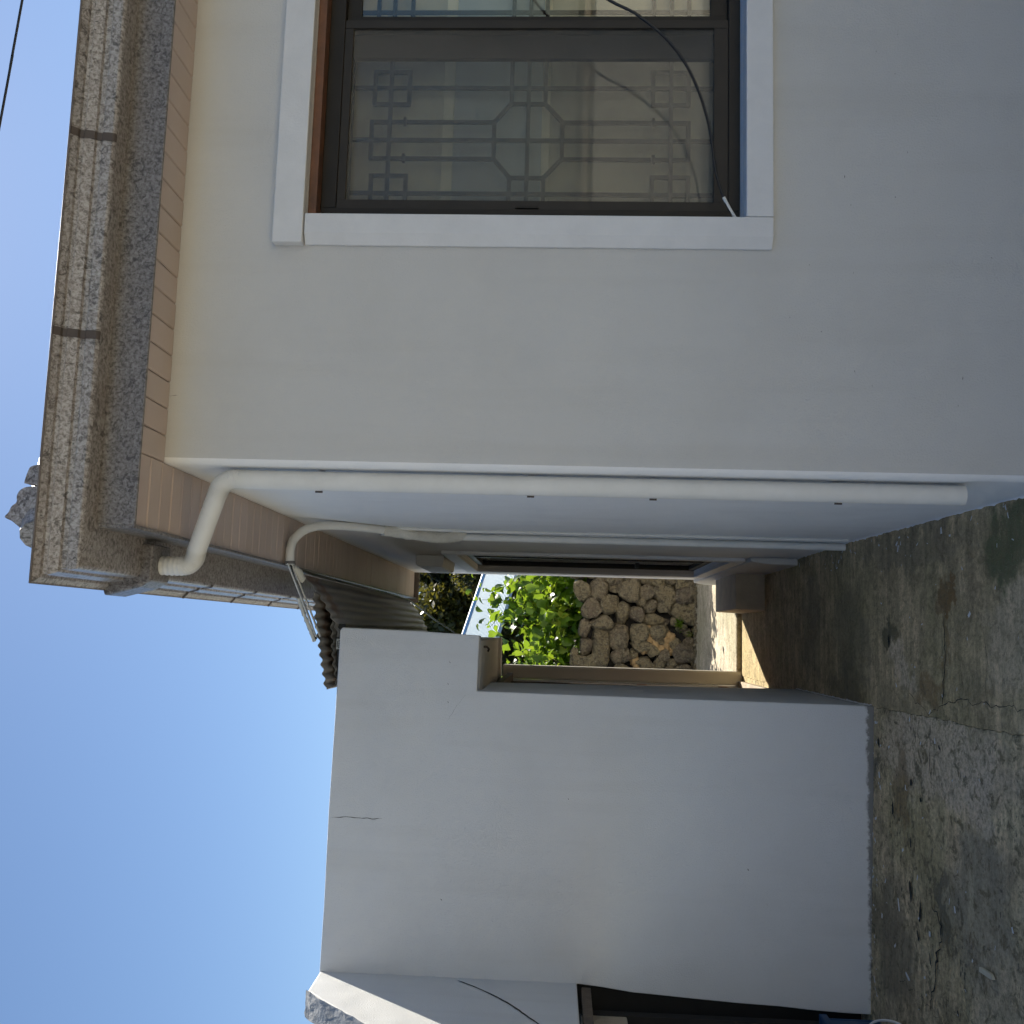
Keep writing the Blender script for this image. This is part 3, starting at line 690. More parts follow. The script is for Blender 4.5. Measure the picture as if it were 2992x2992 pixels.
# hairline cracks in the render, a hair proud of the wall
def wcrack(pts, w, y, parent, jag=.006):
    b = MB(); P = []
    for a, c in zip(pts, pts[1:]):
        n = max(3, int((Vector(c)-Vector(a)).length/.012))
        P += [Vector(a)+(Vector(c)-Vector(a))*k/n for k in range(n)]
    P.append(Vector(pts[-1]))
    for k, p in enumerate(P):
        t = (P[min(k+1, len(P)-1)]-P[max(0, k-1)]).normalized(); nn = Vector((-t.y, t.x))
        o_ = jag*noise.noise(Vector((p.x*30, p.y*30, 5))); ww = w*(.3+abs(noise.noise(Vector((p.x*50, p.y*50, 1)))))*min(1, .15+5*min(k, len(P)-1-k)/len(P))
        for s_ in (-1, 1): q = p+nn*(o_+s_*ww); b.v.append((q.x, y, q.y))
    for k in range(len(P)-1): b.f.append((2*k, 2*k+1, 2*k+3, 2*k+2))
    return b.build('crack', 'crack', parent)
wcrack([(-.935, TOPZ), (-.925, 2.52), (-.932, 2.44), (-.930, 2.34)], .0024, FY-.0012, shed)
wcrack([(-.31, 1.945), (-.36, 1.985), (-.44, 2.03)], .0006, FY-.0012, shed)
rw = random.Random(8)
for _ in range(16):
    wx_, wz_ = rw.uniform(.75, 2.15), rw.uniform(.0, .78); L_ = rw.uniform(.002, .006)
    wcrack([(wx_-L_, wz_), (wx_+L_, wz_+rw.uniform(-.003, .003))], .0012, HY-.0012, house)
for (wx_, wz_) in ((-.155, 2.03), (-.262, 2.035), (-.352, 2.03), (-1.30, 2.03), (-.80, 1.42), (-1.1, .55)):
    wcrack([(wx_-.006, wz_), (wx_+.004, wz_+.006)], .0022, FY-.0012, shed)
wcrack([(.76, SOF-.002), (.765, SOF-.03)], .0010, HY-.0012, house)

# ------------------------------------------------------------------ outdoor stair, its parapet wall coming forward at the left
PX = -1.660
stair = empty('outdoor_staircase', (-2.2, 4.0, 0), 'white walled concrete staircase at the left edge with sloping rough topped parapet', 'staircase')
b = MB()
par = [(4.966, 2.612), (4.704, 2.606), (4.60, 2.515), (4.283, 2.198), (3.5, 1.44), (3.42, 1.36), (4.2, 1.362), (4.966, 1.366)]
b.prism(par, 0, PX-.112, PX); b.build('parapet', 'plaster_shed', stair, bevel=.008)
cop = [(4.704, 2.612), (4.60, 2.521), (4.283, 2.204), (3.42, 1.366)]
b = MB(); nn = 40; top = []
for k in range(nn+1):
    t = k/nn; y = 4.70+(3.42-4.70)*t
    z = lerp_tab(-y, [(-p[0], p[1]) for p in cop])
    for j in range(7):
        x = PX-.114+.118*j/6; d = .010*noise.noise(Vector((x*40, y*40, 0)))+.008*noise.noise(Vector((x*90, y*90, 3)))
        b.v.append((x+.006*noise.noise(Vector((y*50, j, 0))), y, z+.006+d))
for k in range(nn):
    for j in range(6): a = k*7+j; b.f.append((a, a+7, a+8, a+1))
b.build('parapet_top', 'parapet_top', stair, smooth=True)
for i in range(9):
    MB().box(-2.62, PX-.114, 2.55+.26*i, 2.55+.26*i+.262, (-.1 if i < 3 else -.15+.16*i), .065+.16*i).build('step', 'concrete_block', stair, bevel=.008)
MB().prism([(2.3, -.2), (4.955, -.2), (4.955, 1.55), (4.6, 1.40), (2.3, .10)], 0, -2.74, -2.622).build('stair_shade_wall', 'concrete_block', stair)  # unseen wall added to keep the space under the stair dark
MB().box(-2.62, PX-.115, 4.90, 4.955, -.2, 1.6).build('back_wall', 'dark_room', stair)  # added panel, its near-black colour stands in for shade under the stair
MB().box(-2.62, -1.60, 5.084, 5.12, -.2, 1.85).build('back_wall', 'dark_room', stair)  # second near-black panel, added to hide the bright view behind the stair
MB().box(PX-.055, PX-.012, 3.45, 4.95, 1.300, 1.345).build('lintel_timber', 'timber', stair, bevel=.004)
# open settlement crack in the parapet wall
b = MB(); P = [(4.915, 1.925), (4.80, 1.80), (4.66, 1.68), (4.52, 1.59), (4.30, 1.45)]
for k, (y, z) in enumerate(smooth_path([(p[0], p[1], 0) for p in P], 6) and [(q.x, q.y) for q in smooth_path([(p[0], p[1], 0) for p in P], 6)]):
    ww = (.020*(1-k/24)+.005)*(.6+.8*abs(noise.noise(Vector((y*40, z*40, 0)))))
    b.v += [(PX+.0015, y-ww*.6, z-ww), (PX+.0015, y+ww*.6, z+ww)]
for k in range(24): b.f.append((2*k, 2*k+1, 2*k+3, 2*k+2))
b.build('crack', 'crack', stair)

# ------------------------------------------------------------------ corrugated canopy between eaves and shed
can = empty('corrugated_canopy', (0.0, 6.8, 2.6), 'grey corrugated sheets bridging the gap above the passage, front edge rusty', 'canopy')
def corr(name, zx, x0, x1, y0, y1, amp=.011, pitch=.046, jag=0.0, dz=0.0):
    b = MB(); xs = rng(x0, x1, pitch/8); ys = rng(y0, y1, .35)
    for j, y in enumerate(ys):
        for x in xs:
            yy = y
            if j == 0: yy += jag*noise.noise(Vector((x*22, 3, 1)))
            b.v.append((x, yy, lerp_tab(x, zx)+amp*math.cos(x*2*PI/pitch)+dz+.006*noise.noise(Vector((x*3, y*1.5, 7)))))
    n = len(xs)
    for j in range(len(ys)-1):
        for i in range(n-1): a = j*n+i; b.f.append((a, a+1, a+n+1, a+n))
    o = b.build(name, 'sheet', can, smooth=True); m = o.modifiers.new("solid", 'SOLIDIFY'); m.thickness = .003; return o
corr('sheet', [(-.05, 2.622), (.03, 2.648), (.165, 2.728), (.255, 2.812)], -.05, .262, 5.02, 8.62, .0065, .047, .012)
corr('sheet', [(-.31, 2.655), (-.15, 2.690), (.0, 2.722), (.17, 2.745)], -.31, .175, 4.95, 8.3, .0068, .047, .012)
corr('sheet', [(-.30, 2.625), (-.15, 2.655), (.03, 2.672)], -.30, .03, 5.06, 8.4, .006, .047, .02)
MB().box(-.30, .02, 5.10, 5.16, TOPZ+.004, 2.640).build('bearer', 'black', can, bevel=.003)
lb = MB().box(-.112, -.058, 5.088, 5.096, TOPZ+.008, 2.642).build('label_plate', 'white_plastic', can, bevel=.001)
lt = MB()
for i, (a, c, z, h) in enumerate([(-.104, -.098, 2.618, .012), (-.094, -.090, 2.617, .014), (-.087, -.080, 2.619, .010), (-.076, -.072, 2.617, .013), (-.069, -.064, 2.618, .011), (-.100, -.070, 2.634, .003)]):
    lt.box(a, c, 5.0865, 5.0885, z, z+h)
lt.build('label_print', 'black', lb)

# ------------------------------------------------------------------ conduit on the side wall, crossing to the canopy
cond = empty('conduit', (HX-.02, 5.36, 0), 'white painted conduit rising on the house side wall and bending out under the eave', 'conduit')
cx = HX-.022
MB().tube([(cx, 5.36, gz(.5, 5.36)-.02), (cx, 5.35, .6), (cx+.002, 5.36, 1.3), (cx, 5.33, 2.05)], .020, 12).build('riser', 'pipe', cond, smooth=True)
MB().tube([(HX-.006, 5.16, .0), (HX-.005, 5.14, 1.0), (HX-.006, 5.16, 2.0), (HX-.006, 5.02, 2.60)], .009, 8).build('thin_cable', 'pipe', cond, smooth=True)
fm = smooth_path([(cx+.012, 5.34, 2.02), (cx-.008, 5.27, 2.13), (cx-.006, 5.16, 2.26), (cx, 5.05, 2.42)], 8)
MB().tube(fm, [.028+.006*noise.noise(Vector((i*.7, 0, 3)))+.006*math.sin(PI*i/len(fm)) for i in range(len(fm))], 14).build('foam_sleeve', 'foam', cond, smooth=True)
bp = smooth_path([(cx, 5.06, 2.40), (.508, 4.86, 2.62), (.480, 4.76, 2.735), (.425, 4.72, 2.79), (.375, 4.70, 2.802), (.335, 4.70, 2.803), (.295, 4.70, 2.800)], 7)
MB().tube(bp, .0215, 14).build('bend', 'pipe', cond, smooth=True)
MB().tube([(.312, 4.70, 2.801), (.298, 4.70, 2.800)], .0235, 14).build('collar', 'iron_dark', cond, smooth=True)
for dy, dz_, nm in ((-.018, .006, 'strap'), (.020, -.006, 'strap')):
    a = Vector((.300, 4.70+dy, 2.800+dz_)); c = Vector((-.050, 4.93+dy, 2.700+dz_)); d = (c-a)
    pts = [a+d*t for t in (0, .3, .6, 1)]
    b = MB()
    for p in pts: b.v += [(p.x, p.y-.016, p.z-.004), (p.x, p.y+.016, p.z-.002), (p.x, p.y+.016, p.z+.003), (p.x, p.y-.016, p.z+.001)]
    for k in range(3):
        for j in range(4): q = k*4; b.f.append((q+j, q+(j+1) % 4, q+4+(j+1) % 4, q+4+j))
    b.f += [(3, 2, 1, 0), (12, 13, 14, 15)]
    b.build(nm, 'pipe', cond, bevel=.001)
MB().tube(smooth_path([(.300, 4.70, 2.803), (.18, 4.78, 2.776), (.05, 4.87, 2.738), (-.06, 4.94, 2.712)], 6), .006, 8).build('cable', 'black', cond, smooth=True)
fm2 = [Vector((.285, 4.735, 2.79)), Vector((.262, 4.765, 2.775)), Vector((.24, 4.79, 2.772)), Vector((.225, 4.80, 2.752))]
MB().tube(smooth_path(fm2, 5), [.012+.010*math.sin(PI*i/15.5)+.004*noise.noise(Vector((i*.9, 2, 0))) for i in range(16)], 12).build('foam_lump', 'foam', cond, smooth=True)
fm3 = smooth_path([(.14, 4.80, 2.778), (.06, 4.85, 2.757), (-.02, 4.91, 2.735), (-.07, 4.945, 2.722)], 6)
MB().tube(fm3, [.010+.005*noise.noise(Vector((i*.8, 7, 0))) for i in range(len(fm3))], 10).build('foam_edge', 'foam', cond, smooth=True)

# ------------------------------------------------------------------ cables and wires
def wire(name, pts, r, mat, label, cat='cable', n=8):
    o = MB().tube(smooth_path(pts, n), r, 8).build(name, mat, smooth=True); return tag(o, label, cat)
wc = wire('window_cable', [(2.62, 3.10, 1.80), (2.36, 3.10, 1.60), (2.16, 3.10, 1.406), (2.083, 3.10, 1.28), (1.985, 3.11, 1.165), (1.87, 3.13, 1.085), (1.72, 3.15, 1.030), (1.565, 3.175, 1.002), (1.462, 3.19, .966), (1.402, 3.20, .925)], .0052, 'black', 'thin black cable curving across the front window to its lower corner')
MB().tube([(1.478, 3.185, .974), (1.440, 3.193, .952), (1.404, 3.199, .928)], .0056, 8).build('paint_smear', 'flake', wc, smooth=True)
wire('overhead_wire', [(22.0, 8, 5.114), (14.0, 8, 5.76), (5.524, 8, 6.445), (4.348, 8, 6.539), (-4, 8, 7.24), (-14, 8, 8.1)], .011, 'black', 'dark overhead wire crossing the sky above the roof', 'wire')
wire('passage_cable', [(.285, 4.80, 2.80), (.272, 5.2, 2.785), (.266, 6.6, 2.775), (.262, 8.0, 2.79), (.228, 8.8, 2.782), (.11, 10, 2.747), (-.10, 11, 2.55), (-.45, 11.6, 2.45)], .0075, 'black', 'black cable slung under the canopy along the eave edge and out over the garden')
wire('ground_cable', [(-2.30, 4.72, .02), (-2.05, 4.62, .05), (-1.88, 4.60, .06), (-1.77, 4.66, .10), (-1.70, 4.70, .07), (-1.655, 4.66, .03), (-1.63, 4.55, -.02), (-1.66, 4.42, -.05), (-1.75, 4.3, -.055), (-1.95, 4.1, -.055)], .0055, 'pipe', 'looped off-white cable lying on the ground by the stair opening')
wire('ground_cable', [(-2.30, 4.86, -.02), (-2.0, 4.84, .03), (-1.82, 4.80, .045), (-1.745, 4.76, .03), (-1.72, 4.70, -.03), (-1.76, 4.62, -.045), (-1.9, 4.55, -.045)], .0050, 'pipe', 'smaller pale cable loop behind the larger one by the stair opening')

# blue crate under the stair
cr = empty('plastic_crate', (-1.98, 4.6, gz(-1.9, 4.6)), 'dark blue plastic crate in the opening under the staircase', 'crate')
cb = MB(); z0 = gz(-1.9, 4.7)
XR, CT = -1.725, .24
cb.box(-2.2, XR, 4.58, 4.60, z0, CT); cb.box(-2.2, XR, 4.84, 4.86, z0, CT); cb.box(-2.2, -2.18, 4.60, 4.84, z0, CT); cb.box(XR-.02, XR, 4.60, 4.84, z0, CT); cb.box(-2.18, XR-.02, 4.60, 4.84, z0, z0+.02)
cb.build('body', 'blue_plastic', cr, bevel=.006)
rm = MB(); rm.box(-2.215, XR+.012, 4.565, 4.579, CT-.03, CT+.005); rm.box(-2.215, XR+.012, 4.861, 4.872, CT-.03, CT+.005); rm.box(XR+.001, XR+.013, 4.579, 4.861, CT-.03, CT+.005); rm.build('rim', 'blue_plastic', cr, bevel=.004)

# ------------------------------------------------------------------ block, scraps and flakes on the paving
kb = MB(); bz = -.052
kb.prism([(.214, bz), (.53, bz), (.53, .172), (.222, .170)], 1, 7.445, 8.385)
blk = kb.build('concrete_block', 'step_block', bevel=.010); tag(blk, 'grey brown concrete step block against the house wall in the passage', 'block')
m = blk.modifiers[0]; m.segments = 3
def chip(name, x, y, l, w_, a, mat, label, cat, group=None, h=.006):
    pts = []
    n = 9
    for k in range(n):
        t = 2*PI*k/n; rr = 1+.25*noise.noise(Vector((x*9, y*9, k*.9)))
        ce, se = math.cos(t), math.sin(t)
        ce = math.copysign(abs(ce)**.55, ce); se = math.copysign(abs(se)**.55, se)
        u, v = l/2*ce*rr, w_/2*se*rr
        pts.append((x+u*math.cos(a)-v*math.sin(a), y+u*math.sin(a)+v*math.cos(a)))
    z = gz(x, y); o = MB().prism(pts, 2, z+.004, z+.004+h).build(name, mat); return tag(o, label, cat, group)
chip('wood_scrap', -1.174, 3.81, .118, .020, 1.62, 'scrap', 'pale cream strip of wood lying on the dark yard concrete', 'wood scrap', h=.010)
fl = [(-1.42, 4.52, .05, .012, 1.2, 'white paint flake near the shed wall foot, left part of yard'), (-1.15, 4.62, .06, .008, .3, 'thin white paint sliver lying nearest the shed wall'), (-1.18, 4.30, .022, .018, 0, 'small round white flake in the middle of the yard'), (-.62, 4.86, .03, .012, .4, 'white flake against the foot of the shed wall')]
for (x, y, l, w_, a, lab) in fl: chip('paint_flake', x, y, l, w_, a, 'flake', lab, 'paint flake', 'larger paint flakes on the yard', .002)
b = MB(); rn = random.Random(5)
for i in range(150):
    if i < 80: x, y = rn.uniform(-1.7, .5), rn.uniform(3.4, 4.9)
    elif i < 120: x, y = .52-abs(rn.gauss(0, .10)), rn.uniform(3.4, 6.6)
    else: x, y = rn.uniform(-1.7, -.3), 4.94-abs(rn.gauss(0, .06))
    l = rn.uniform(.004, .016); w_ = l*rn.uniform(.25, .6); a = rn.uniform(0, PI); z = gz(x, y)+.004; i0 = len(b.v)
    for u, v in ((-l, -w_), (l, -w_*.7), (l*.8, w_), (-l*.9, w_*.8)):
        b.v.append((x+u*math.cos(a)-v*math.sin(a), y+u*math.sin(a)+v*math.cos(a), z+rn.uniform(0, .003)))
    b.f.append((i0, i0+1, i0+2, i0+3))
tag(b.build('paint_specks', 'flake'), 'tiny white specks of scraped paint scattered on the concrete', 'paint specks', kind='stuff')
# peeled, ragged paint edge along the wall feet
def ragged(name, pts, h, out, parent):
    b = MB(); P = pts
    for k, (x, y) in enumerate(P):
        z = gz(x, y); hh = h*(.3+1.2*abs(noise.noise(Vector((x*31, y*31, 2))))); o_ = .004+.014*abs(noise.noise(Vector((x*19, y*19, 6))))
        b.v += [(x+out[0]*.001, y+out[1]*.001, z+.008+hh), (x+out[0]*.004, y+out[1]*.004, z+.006), (x+out[0]*o_, y+out[1]*o_, z+.0035)]
    for k in range(len(P)-1):
        for j in range(2): a = 3*k+j; b.f.append((a, a+1, a+4, a+3))
    return b.build(name, 'plaster_side', parent)
ragged('paint_edge', [(HX, y) for y in rng(3.23, 6.4, .02)], .012, (-1, 0), house)
ragged('paint_edge', [(SX1, y) for y in rng(4.965, 6.45, .02)], .02, (1, 0), shed)

# ------------------------------------------------------------------ garden behind: stone wall, terrace, vines
SWY = 10.85
swall = empty('stone_wall', (.1, SWY, 0), 'dry field stone retaining wall closing the end of the passage', 'stone wall')
ST = [(0.487, 1.235, 0.112, 0.107), (0.528, 1.054, 0.132, 0.097), (0.608, 0.894, 0.061, 0.097), (0.517, 0.882, 0.051, 0.056), (0.528, 0.681, 0.153, 0.127), (0.514, 0.812, 0.081, 0.031), (0.613, 0.516, 0.051, 0.076), (0.596, 0.39, 0.061, 0.081), (0.62, 0.26, 0.046, 0.076), (0.593, 0.129, 0.076, 0.081), (0.471, 0.534, 0.102, 0.102), (0.379, 0.588, 0.071, 0.061), (0.467, 0.323, 0.112, 0.117), (0.336, 0.327, 0.071, 0.076), (0.322, 0.477, 0.076, 0.081), (0.453, 0.098, 0.087, 0.122), (0.536, 0.019, 0.102, 0.071), (0.35, 0.91, 0.127, 0.102), (0.294, 1.12, 0.112, 0.112), (0.243, 0.777, 0.117, 0.073), (0.232, 0.627, 0.087, 0.09), (0.188, 0.441, 0.056, 0.112), (0.28, 0.177, 0.092, 0.102), (0.274, 0.037, 0.122, 0.092), (0.152, 0.997, 0.076, 0.137), (0.071, 1.196, 0.097, 0.069), (-0.028, 0.823, 0.143, 0.107), (0.058, 0.955, 0.036, 0.036), (-0.134, 1.022, 0.214, 0.102), (0.028, 0.614, 0.102, 0.117), (0.045, 0.374, 0.097, 0.107), (0.167, 0.305, 0.031, 0.041), (0.174, 0.226, 0.056, 0.041), (0.102, 0.135, 0.046, 0.061), (0.049, 0.065, 0.051, 0.046), (-0.07, 0.213, 0.061, 0.071), (-0.055, 0.363, 0.051, 0.071), (-0.101, 0.582, 0.071, 0.112), (-0.156, 0.442, 0.066, 0.081), (-0.212, 0.322, 0.087, 0.066), (-0.129, 1.187, 0.092, 0.076), (-0.207, 1.301, 0.056, 0.051), (-0.29, 1.229, 0.071, 0.112), (-0.275, 1.089, 0.087, 0.107), (-0.222, 0.79, 0.097, 0.107), (-0.203, 0.661, 0.066, 0.046), (-0.269, 0.55, 0.061, 0.092), (-0.293, 0.38, 0.076, 0.076), (-0.332, 0.509, 0.051, 0.122), (-0.299, 0.241, 0.061, 0.066), (-0.186, 0.113, 0.112, 0.112), (-0.055, 0.054, 0.061, 0.061), (-0.183, 0.014, 0.056, 0.051), (-0.083, -0.006, 0.061, 0.046), (-0.334, 0.092, 0.051, 0.112), (-0.262, 0.003, 0.046, 0.041), (0.077, -0.034, 0.061, 0.051), (0.196, -0.024, 0.061, 0.061), (0.347, -0.043, 0.092, 0.041), (-0.33, -0.027, 0.061, 0.041)]
rn = random.Random(11)
for side in (-1, 1):        # the wall goes on out of sight of the passage on both sides
    x = -.45 if side < 0 else .72
    while -1.7 < x < 2.3:
        z = .02
        while z < 1.25:
            r_ = rn.uniform(.08, .12); ST.append((x+rn.uniform(-.03, .03), z+r_*.6, r_*1.15, r_)); z += r_*1.75
        x += side*.21
import bmesh
def ico(sub):
    bm = bmesh.new(); bmesh.ops.create_icosphere(bm, subdivisions=sub, radius=1.0)
    v = [p.co.copy() for p in bm.verts]; f = [tuple(q.index for q in p.verts) for p in bm.faces]; bm.free(); return v, f
IV, IF = ico(3)
for i, (x, z, rx, rz) in enumerate(ST):
    ry = min(.16, .55*(rx+rz)+.02); b = MB(); sd_ = Vector((i*3.7, i*1.3, i*.7))
    kx, kz = 1.07, 1.07; rs_ = random.Random(i*13+1); planes = []
    planes.append((Vector((rs_.uniform(-.25, .25), -1, rs_.uniform(-.25, .25))).normalized(), rs_.uniform(.45, .7)))
    for _ in range(9):
        pn = Vector((rs_.gauss(0, 1), rs_.gauss(0, 1), rs_.gauss(0, 1))).normalized(); planes.append((pn, rs_.uniform(.58, .88)))
    for v in IV:
        q = Vector([math.copysign(abs(c)**.86, c) for c in v])
        cells = noise.cell_vector(v*1.7+sd_) if False else Vector((0, 0, 0))
        d = 1+.20*noise.noise(v*1.3+sd_)+.11*noise.noise(v*2.9+sd_)+.05*noise.noise(v*6.5+sd_)
        q = q*d
        for (pn, pd) in planes:
            e_ = q.dot(pn)-pd
            if e_ > 0: q = q-pn*e_*.85
        q = q*(1.08+.05*noise.noise(v*9+sd_))
        b.v.append((x+q.x*rx*kx, SWY+.10+q.y*ry*(1.0), z+q.z*rz*kz))
    b.f = list(IF)
    b.build('stone', 'stone', swall, smooth=True)
b = MB()   # earth core behind the stones, coloured near-black to deepen the gaps
b.box(-1.8, 2.4, SWY+.17, SWY+.5, -.1, 1.18); b.build('earth_core', 'dark_room', swall)
cl = MB(); rn = random.Random(3)
for (x, z, r_) in [(-.02, .53, .06), (-.06, .50, .07), (.03, .48, .05), (-.08, .42, .06), (-.03, .30, .05), (.08, .50, .04), (-.13, .36, .05), (-.02, .24, .05), (-.10, .30, .05), (-.12, .52, .05), (-.27, .64, .05), (-.33, .62, .04), (-.15, .25, .04), (.02, .28, .04), (-.16, .55, .03)]:
    i0 = len(cl.v)
    for v in IV:
        d = 1+.5*noise.noise(v*3.0+Vector((x*40, z*40, 1)))
        cl.v.append((x+v.x*r_*1.25*d, SWY+.10+v.y*.06*d, z+v.z*r_*d))
    cl.f += [tuple(i0+q for q in f_) for f_ in IF]
tag(cl.build('clay_fill', 'clay', swall, smooth=True), kind='stuff')
# rubble footing and gravelly edge below the wall
fo = MB(); rn = random.Random(21)
for i in range(150):
    x, y, r_ = rn.uniform(-.5, .8), SWY-.02-abs(rn.gauss(0, .07)), rn.uniform(.008, .028); i0 = len(fo.v)
    for v in ico_small if False else [Vector(p) for p in ((1, 0, 0), (-1, 0, 0), (0, 1, 0), (0, -1, 0), (0, 0, 1), (0, 0, -1))]:
        fo.v.append((x+v.x*r_*rn.uniform(.7, 1.2), y+v.y*r_*rn.uniform(.7, 1.2), r_*.3+v.z*r_*.7))
    fo.f += [tuple(i0+q for q in t) for t in ((0, 2, 4), (2, 1, 4), (1, 3, 4), (3, 0, 4), (2, 0, 5), (1, 2, 5), (3, 1, 5), (0, 3, 5))]
tag(fo.build('rubble', 'stone'), 'small rubble lying along the foot of the stone wall', 'rubble', kind='stuff')
# raised garden behind the wall
sheet('terrace', 'earth', rng(-14, 14, .7), rng(SWY+.4, 40, .7), lambda x, y: 1.16+.05*noise.noise(Vector((x, y, 0)))+max(0, (y-20)*.03))

def leaf_mesh(name, w_, l, cup, mat='leaf'):
    # heart shaped blade, folded along the midrib
    out = [(0, 0), (.28, -.10), (.50, .08), (.52, .34), (.36, .66), (0, 1.0)]
    b = MB(); mid = [(0, .0), (0, .34), (0, .66), (0, 1.0)]
    b.v = [(0, 0, 0), (0, .33*l, .02*l), (0, .66*l, 0), (0, l, -.12*l)]
    R = [(.27*w_, -.10*l, cup*.6), (.50*w_, .10*l, cup), (.50*w_, .36*l, cup), (.32*w_, .68*l, cup*.5)]
    b.v += R + [(-p[0], p[1], p[2]) for p in R]
    for s_ in (0, 4):
        fs = [(0, 4+s_, 5+s_), (0, 5+s_, 1), (1, 5+s_, 6+s_), (1, 6+s_, 2), (2, 6+s_, 7+s_), (2, 7+s_, 3)]
        b.f += fs if s_ == 0 else [f_[::-1] for f_ in fs]
    me = bpy.data.meshes.new(name); me.from_pydata(b.v, [], b.f); me.materials.append(M[mat])
    for p in me.polygons: p.use_smooth = True
    return me
LM = [leaf_mesh('leaf', .095, .092, .020), leaf_mesh('leaf', .125, .115, .030), leaf_mesh('leaf', .06, .068, .010)]
vine = empty('vine_shrub', (.2, 11.5, 1.16), 'sprawling bright green leafy vine on top of the stone wall', 'vine')
rn = random.Random(42)
stems = []
for i in range(26):
    x = rn.uniform(-1.0, 1.1); y = rn.uniform(11.15, 12.0); hgt = rn.uniform(.5, 1.22)
    p = Vector((x, y, 1.12)); pts = [p.copy()]; d = Vector((rn.uniform(-.5, .5), rn.uniform(-.5, .2), 1)).normalized()
    nseg = 8
    for k in range(nseg):
        d = (d+Vector((rn.uniform(-.45, .45), rn.uniform(-.4, .35), rn.uniform(-.25, .25)-.05*k))).normalized()
        p = p+d*hgt/nseg*1.25
        if p.y < 10.95 and p.z < 1.3: p.z = 1.3
        pts.append(p.copy())
    stems.append(smooth_path(pts, 3))
sm_ = MB()
for s_ in stems: sm_.tube(s_, [.007*(1-.7*i/len(s_)) for i in range(len(s_))], 6)
tag(sm_.build('stems', 'bark', vine, smooth=True), kind='stuff')
leaves = []
for s_ in stems:
    for q in s_[3:]:
        for _ in range(rn.choice((2, 3, 3, 4))):
            c = q+Vector((rn.gauss(0, .07), rn.gauss(0, .07), rn.gauss(0, .07)))
            leaves.append(c)
for _ in range(760):      # filling growth spilling to the wall top
    x = rn.uniform(-1.0, 1.1); leaves.append(Vector((x, rn.uniform(10.98, 12.2), 1.16+abs(rn.gauss(0, .50)))))
leaves = [c for c in leaves if not (c.y < 11.0 and c.z < 1.2)]
def leaf_rot():
    # blades tilted to the light from behind and above, tips hanging
    return Matrix.Rotation(rn.uniform(0, 2*PI), 4, 'Z') @ Matrix.Rotation(rn.gauss(-.55, .55), 4, 'X') @ Matrix.Rotation(rn.gauss(0, .5), 4, 'Y')
vis = [c for c in leaves if -.42 < c.x < .85]
vis.sort(key=lambda c: c.y); near = set(id(c) for c in vis[:300])
far = MB()
for c in leaves:
    R_ = leaf_rot(); me = rn.choice(LM); sc = rn.uniform(.75, 1.25)
    if id(c) in near:
        o = link('leaf', me, c, vine); o.rotation_euler = R_.to_euler(); o.scale = (sc, sc, sc)
    else:
        i0 = len(far.v); far.v += [tuple(c+(R_ @ (v.co*sc))) for v in me.vertices]; far.f += [tuple(i0+q for q in p.vertices) for p in me.polygons]
tag(far.build('foliage', 'leaf', vine, smooth=True), kind='stuff')
# small weeds growing out of the wall joints
def weed(x, z, n, s_, label):
    b = MB(); w_ = random.Random(int(x*1000))
    for i in range(n):
        a = w_.uniform(0, 2*PI); e = w_.uniform(.1, 1.2); L = s_*w_.uniform(.5, 1.1); p = Vector((x+w_.gauss(0, s_*.3), SWY-.03, z+w_.gauss(0, s_*.3)))
        d = Vector((math.cos(a)*math.cos(e), -abs(math.sin(a))*math.cos(e), math.sin(e))); t = d.cross(Vector((0, 0, 1))).normalized()*L*.09
        i0 = len(b.v); m_ = p+d*L*.6+Vector((0, 0, .0)); q = p+d*L-Vector((0, 0, L*.25))
        b.v += [tuple(p-t*.5), tuple(p+t*.5), tuple(m_+t), tuple(m_-t), tuple(q)]; b.f += [(i0, i0+1, i0+2, i0+3), (i0+3, i0+2, i0+4)]
    return tag(b.build('weed', 'leaf'), label, 'weed')
weed(.14, .16, 90, .08, 'larger green weed tuft growing from joints low in the stone wall')
weed(.04, .05, 60, .06, 'smaller green weed tuft at the very foot of the stone wall')

# ------------------------------------------------------------------ neighbour's house with blue metal roof
nb = empty('neighbour_house', (2.4, 15, 1.16), 'neighbouring house with pale blue ribbed metal roof behind the vines', 'house')
MB().box(.77, 5.5, 14.0, 17.5, 1.0, 2.06).build('wall', 'grey_wall', nb, bevel=.01)
A0, A1 = Vector((6.0, 17.6, 1.25)), Vector((-2.2, 17.6, 3.75))   # upper edge
B0, B1 = Vector((6.0, 14.1, .72)), Vector((-2.2, 14.1, 2.88))
rb_ = MB(); n = 26
for i in range(n*4+1):
    t = i/(n*4); ph = (i % 4); hgt = (.0, .045, .045, .0)[ph]
    P0 = B0.lerp(A0, t); P1 = B1.lerp(A1, t); rb_.v += [(P0.x, P0.y, P0.z+hgt), (P1.x, P1.y, P1.z+hgt)]
for i in range(n*4): rb_.f.append((2*i, 2*i+1, 2*i+3, 2*i+2))
ro = rb_.build('roof', 'blue_roof', nb)
fl_ = MB(); d = (A1-A0)
fl_.tube([A0+Vector((0, 0, .05)), A1+Vector((0, 0, .05))], .055, 8); fl_.build('ridge_flashing', 'blue_flash', ro)
MB().box(.66, .74, 13.9, 13.98, 1.0, 2.25).build('post', 'timber', nb, bevel=.004)
MB().box(.70, 4.5, 13.6, 13.995, .95, 1.30).build('ledge', 'grey_wall', nb, bevel=.01)
sg = MB().box(.790, .94, 13.975, 13.998, 1.855, 1.985).build('address_plate', 'navy', nb, bevel=.012)
lt = MB()
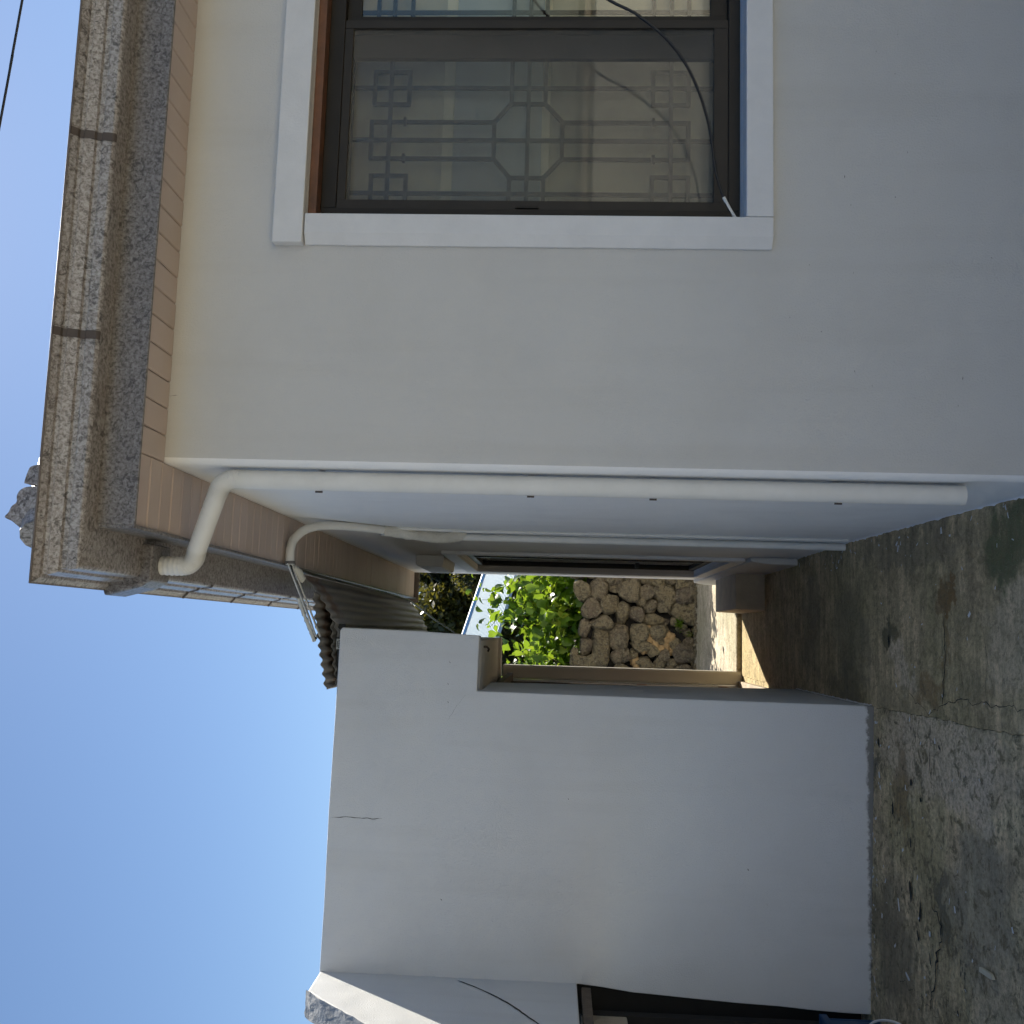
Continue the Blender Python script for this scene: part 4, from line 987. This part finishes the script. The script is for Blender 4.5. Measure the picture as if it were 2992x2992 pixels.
for (a, c, z, h) in [(.80, .845, 1.955, .008), (.80, .845, 1.925, .008), (.80, .808, 1.925, .038), (.83, .838, 1.89, .045), (.855, .900, 1.960, .008), (.855, .863, 1.90, .06), (.875, .91, 1.90, .008), (.815, .85, 1.875, .007)]:
    lt.box(a, c, 13.971, 13.974, z, z+h)
lt.build('plate_marks', 'white_plastic', sg)

# ------------------------------------------------------------------ trees
def tree(x, y, z0, h, r, n, seed, label, leaf=.19, conic=.35):
    root = empty('conifer_tree', (x, y, z0), label, 'tree', 'dark evergreen trees behind the garden')
    w_ = random.Random(seed); tr = MB()
    tr.tube([(x, y, z0-.2), (x+.05, y, z0+h*.4), (x-.05, y+.05, z0+h*.92)], [.11, .08, .02], 8)
    for k in range(12):
        a = w_.uniform(0, 2*PI); zz = z0+h*w_.uniform(.15, .85); L = r*.8*(1-conic*(zz-z0)/h)
        tr.tube([(x, y, zz), (x+math.cos(a)*L*.6, y+math.sin(a)*L*.6, zz+L*.25), (x+math.cos(a)*L, y+math.sin(a)*L, zz+L*.6)], [.035, .02, .008], 6)
    tr.build('trunk', 'bark', root, smooth=True)
    b = MB(); clumps = []
    for k in range(int(90+h*22)):
        t = w_.random()**.8; a = w_.uniform(0, 2*PI); rad = r*(1-conic*t)*(1-.35*abs(t-.3))*w_.uniform(.05, 1.02)
        if t > .93: rad *= .5
        clumps.append((Vector((x+math.cos(a)*rad, y+math.sin(a)*rad, z0+h*(.06+.94*t))), r*w_.uniform(.16, .34)))
    for i in range(n):
        c, s_ = w_.choice(clumps); v = Vector((w_.gauss(0, 1), w_.gauss(0, 1), w_.gauss(0, 1))).normalized()
        p = c+Vector((v.x, v.y, v.z*1.25))*s_*w_.uniform(.55, 1.05)
        u = Vector((w_.gauss(0, 1), w_.gauss(0, 1), w_.gauss(0, 1))).normalized(); nn_ = (v*.6+u).normalized()
        t1 = nn_.cross(Vector((w_.gauss(0, 1), w_.gauss(0, 1), w_.gauss(0, 1)))).normalized(); t2 = nn_.cross(t1); L = leaf*w_.uniform(.6, 1.2); i0 = len(b.v)
        b.v += [tuple(p-t1*L*.5), tuple(p+t2*L*.28), tuple(p+t1*L*.6), tuple(p-t2*L*.28)]; b.f.append((i0, i0+1, i0+2, i0+3))
    b.build('crown', 'needle', root); return root
tree(.15, 24.5, 1.3, 3.55, 1.5, 26000, 1, 'dark evergreen tree filling the left of the gap below the canopy')
tree(1.75, 25.2, 1.3, 3.7, 1.6, 26000, 2, 'evergreen tree right of the first, cut by the house wall edge')
tree(1.25, 21.5, 1.3, 2.35, .9, 12000, 3, 'lower yellow green evergreen in front of the taller ones', .08, .35)
tree(-1.7, 26, 1.3, 4.2, 1.4, 9000, 4, 'evergreen tree hidden mostly behind the outbuilding')
tree(-6.2, 13.5, -.4, 4.55, 1.2, 9000, 5, 'tree top showing beside the stair parapet at the far left')

# ------------------------------------------------------------------ behind the viewer: unseen cream wall added to bounce sunlight onto the house
bw = empty('bounce_wall', (0, -5.0, -.15), 'unseen cream wall added behind the viewer to bounce sunlight onto the house', 'wall')
MB().box(-9.0, 9.0, -5.2, -5.0, -.3, 1.25).build('wall', 'cream', bw, bevel=.01)
MB().box(-9.05, 9.05, -5.26, -4.94, 1.252, 1.33).build('coping', 'concrete_block', bw, bevel=.01)
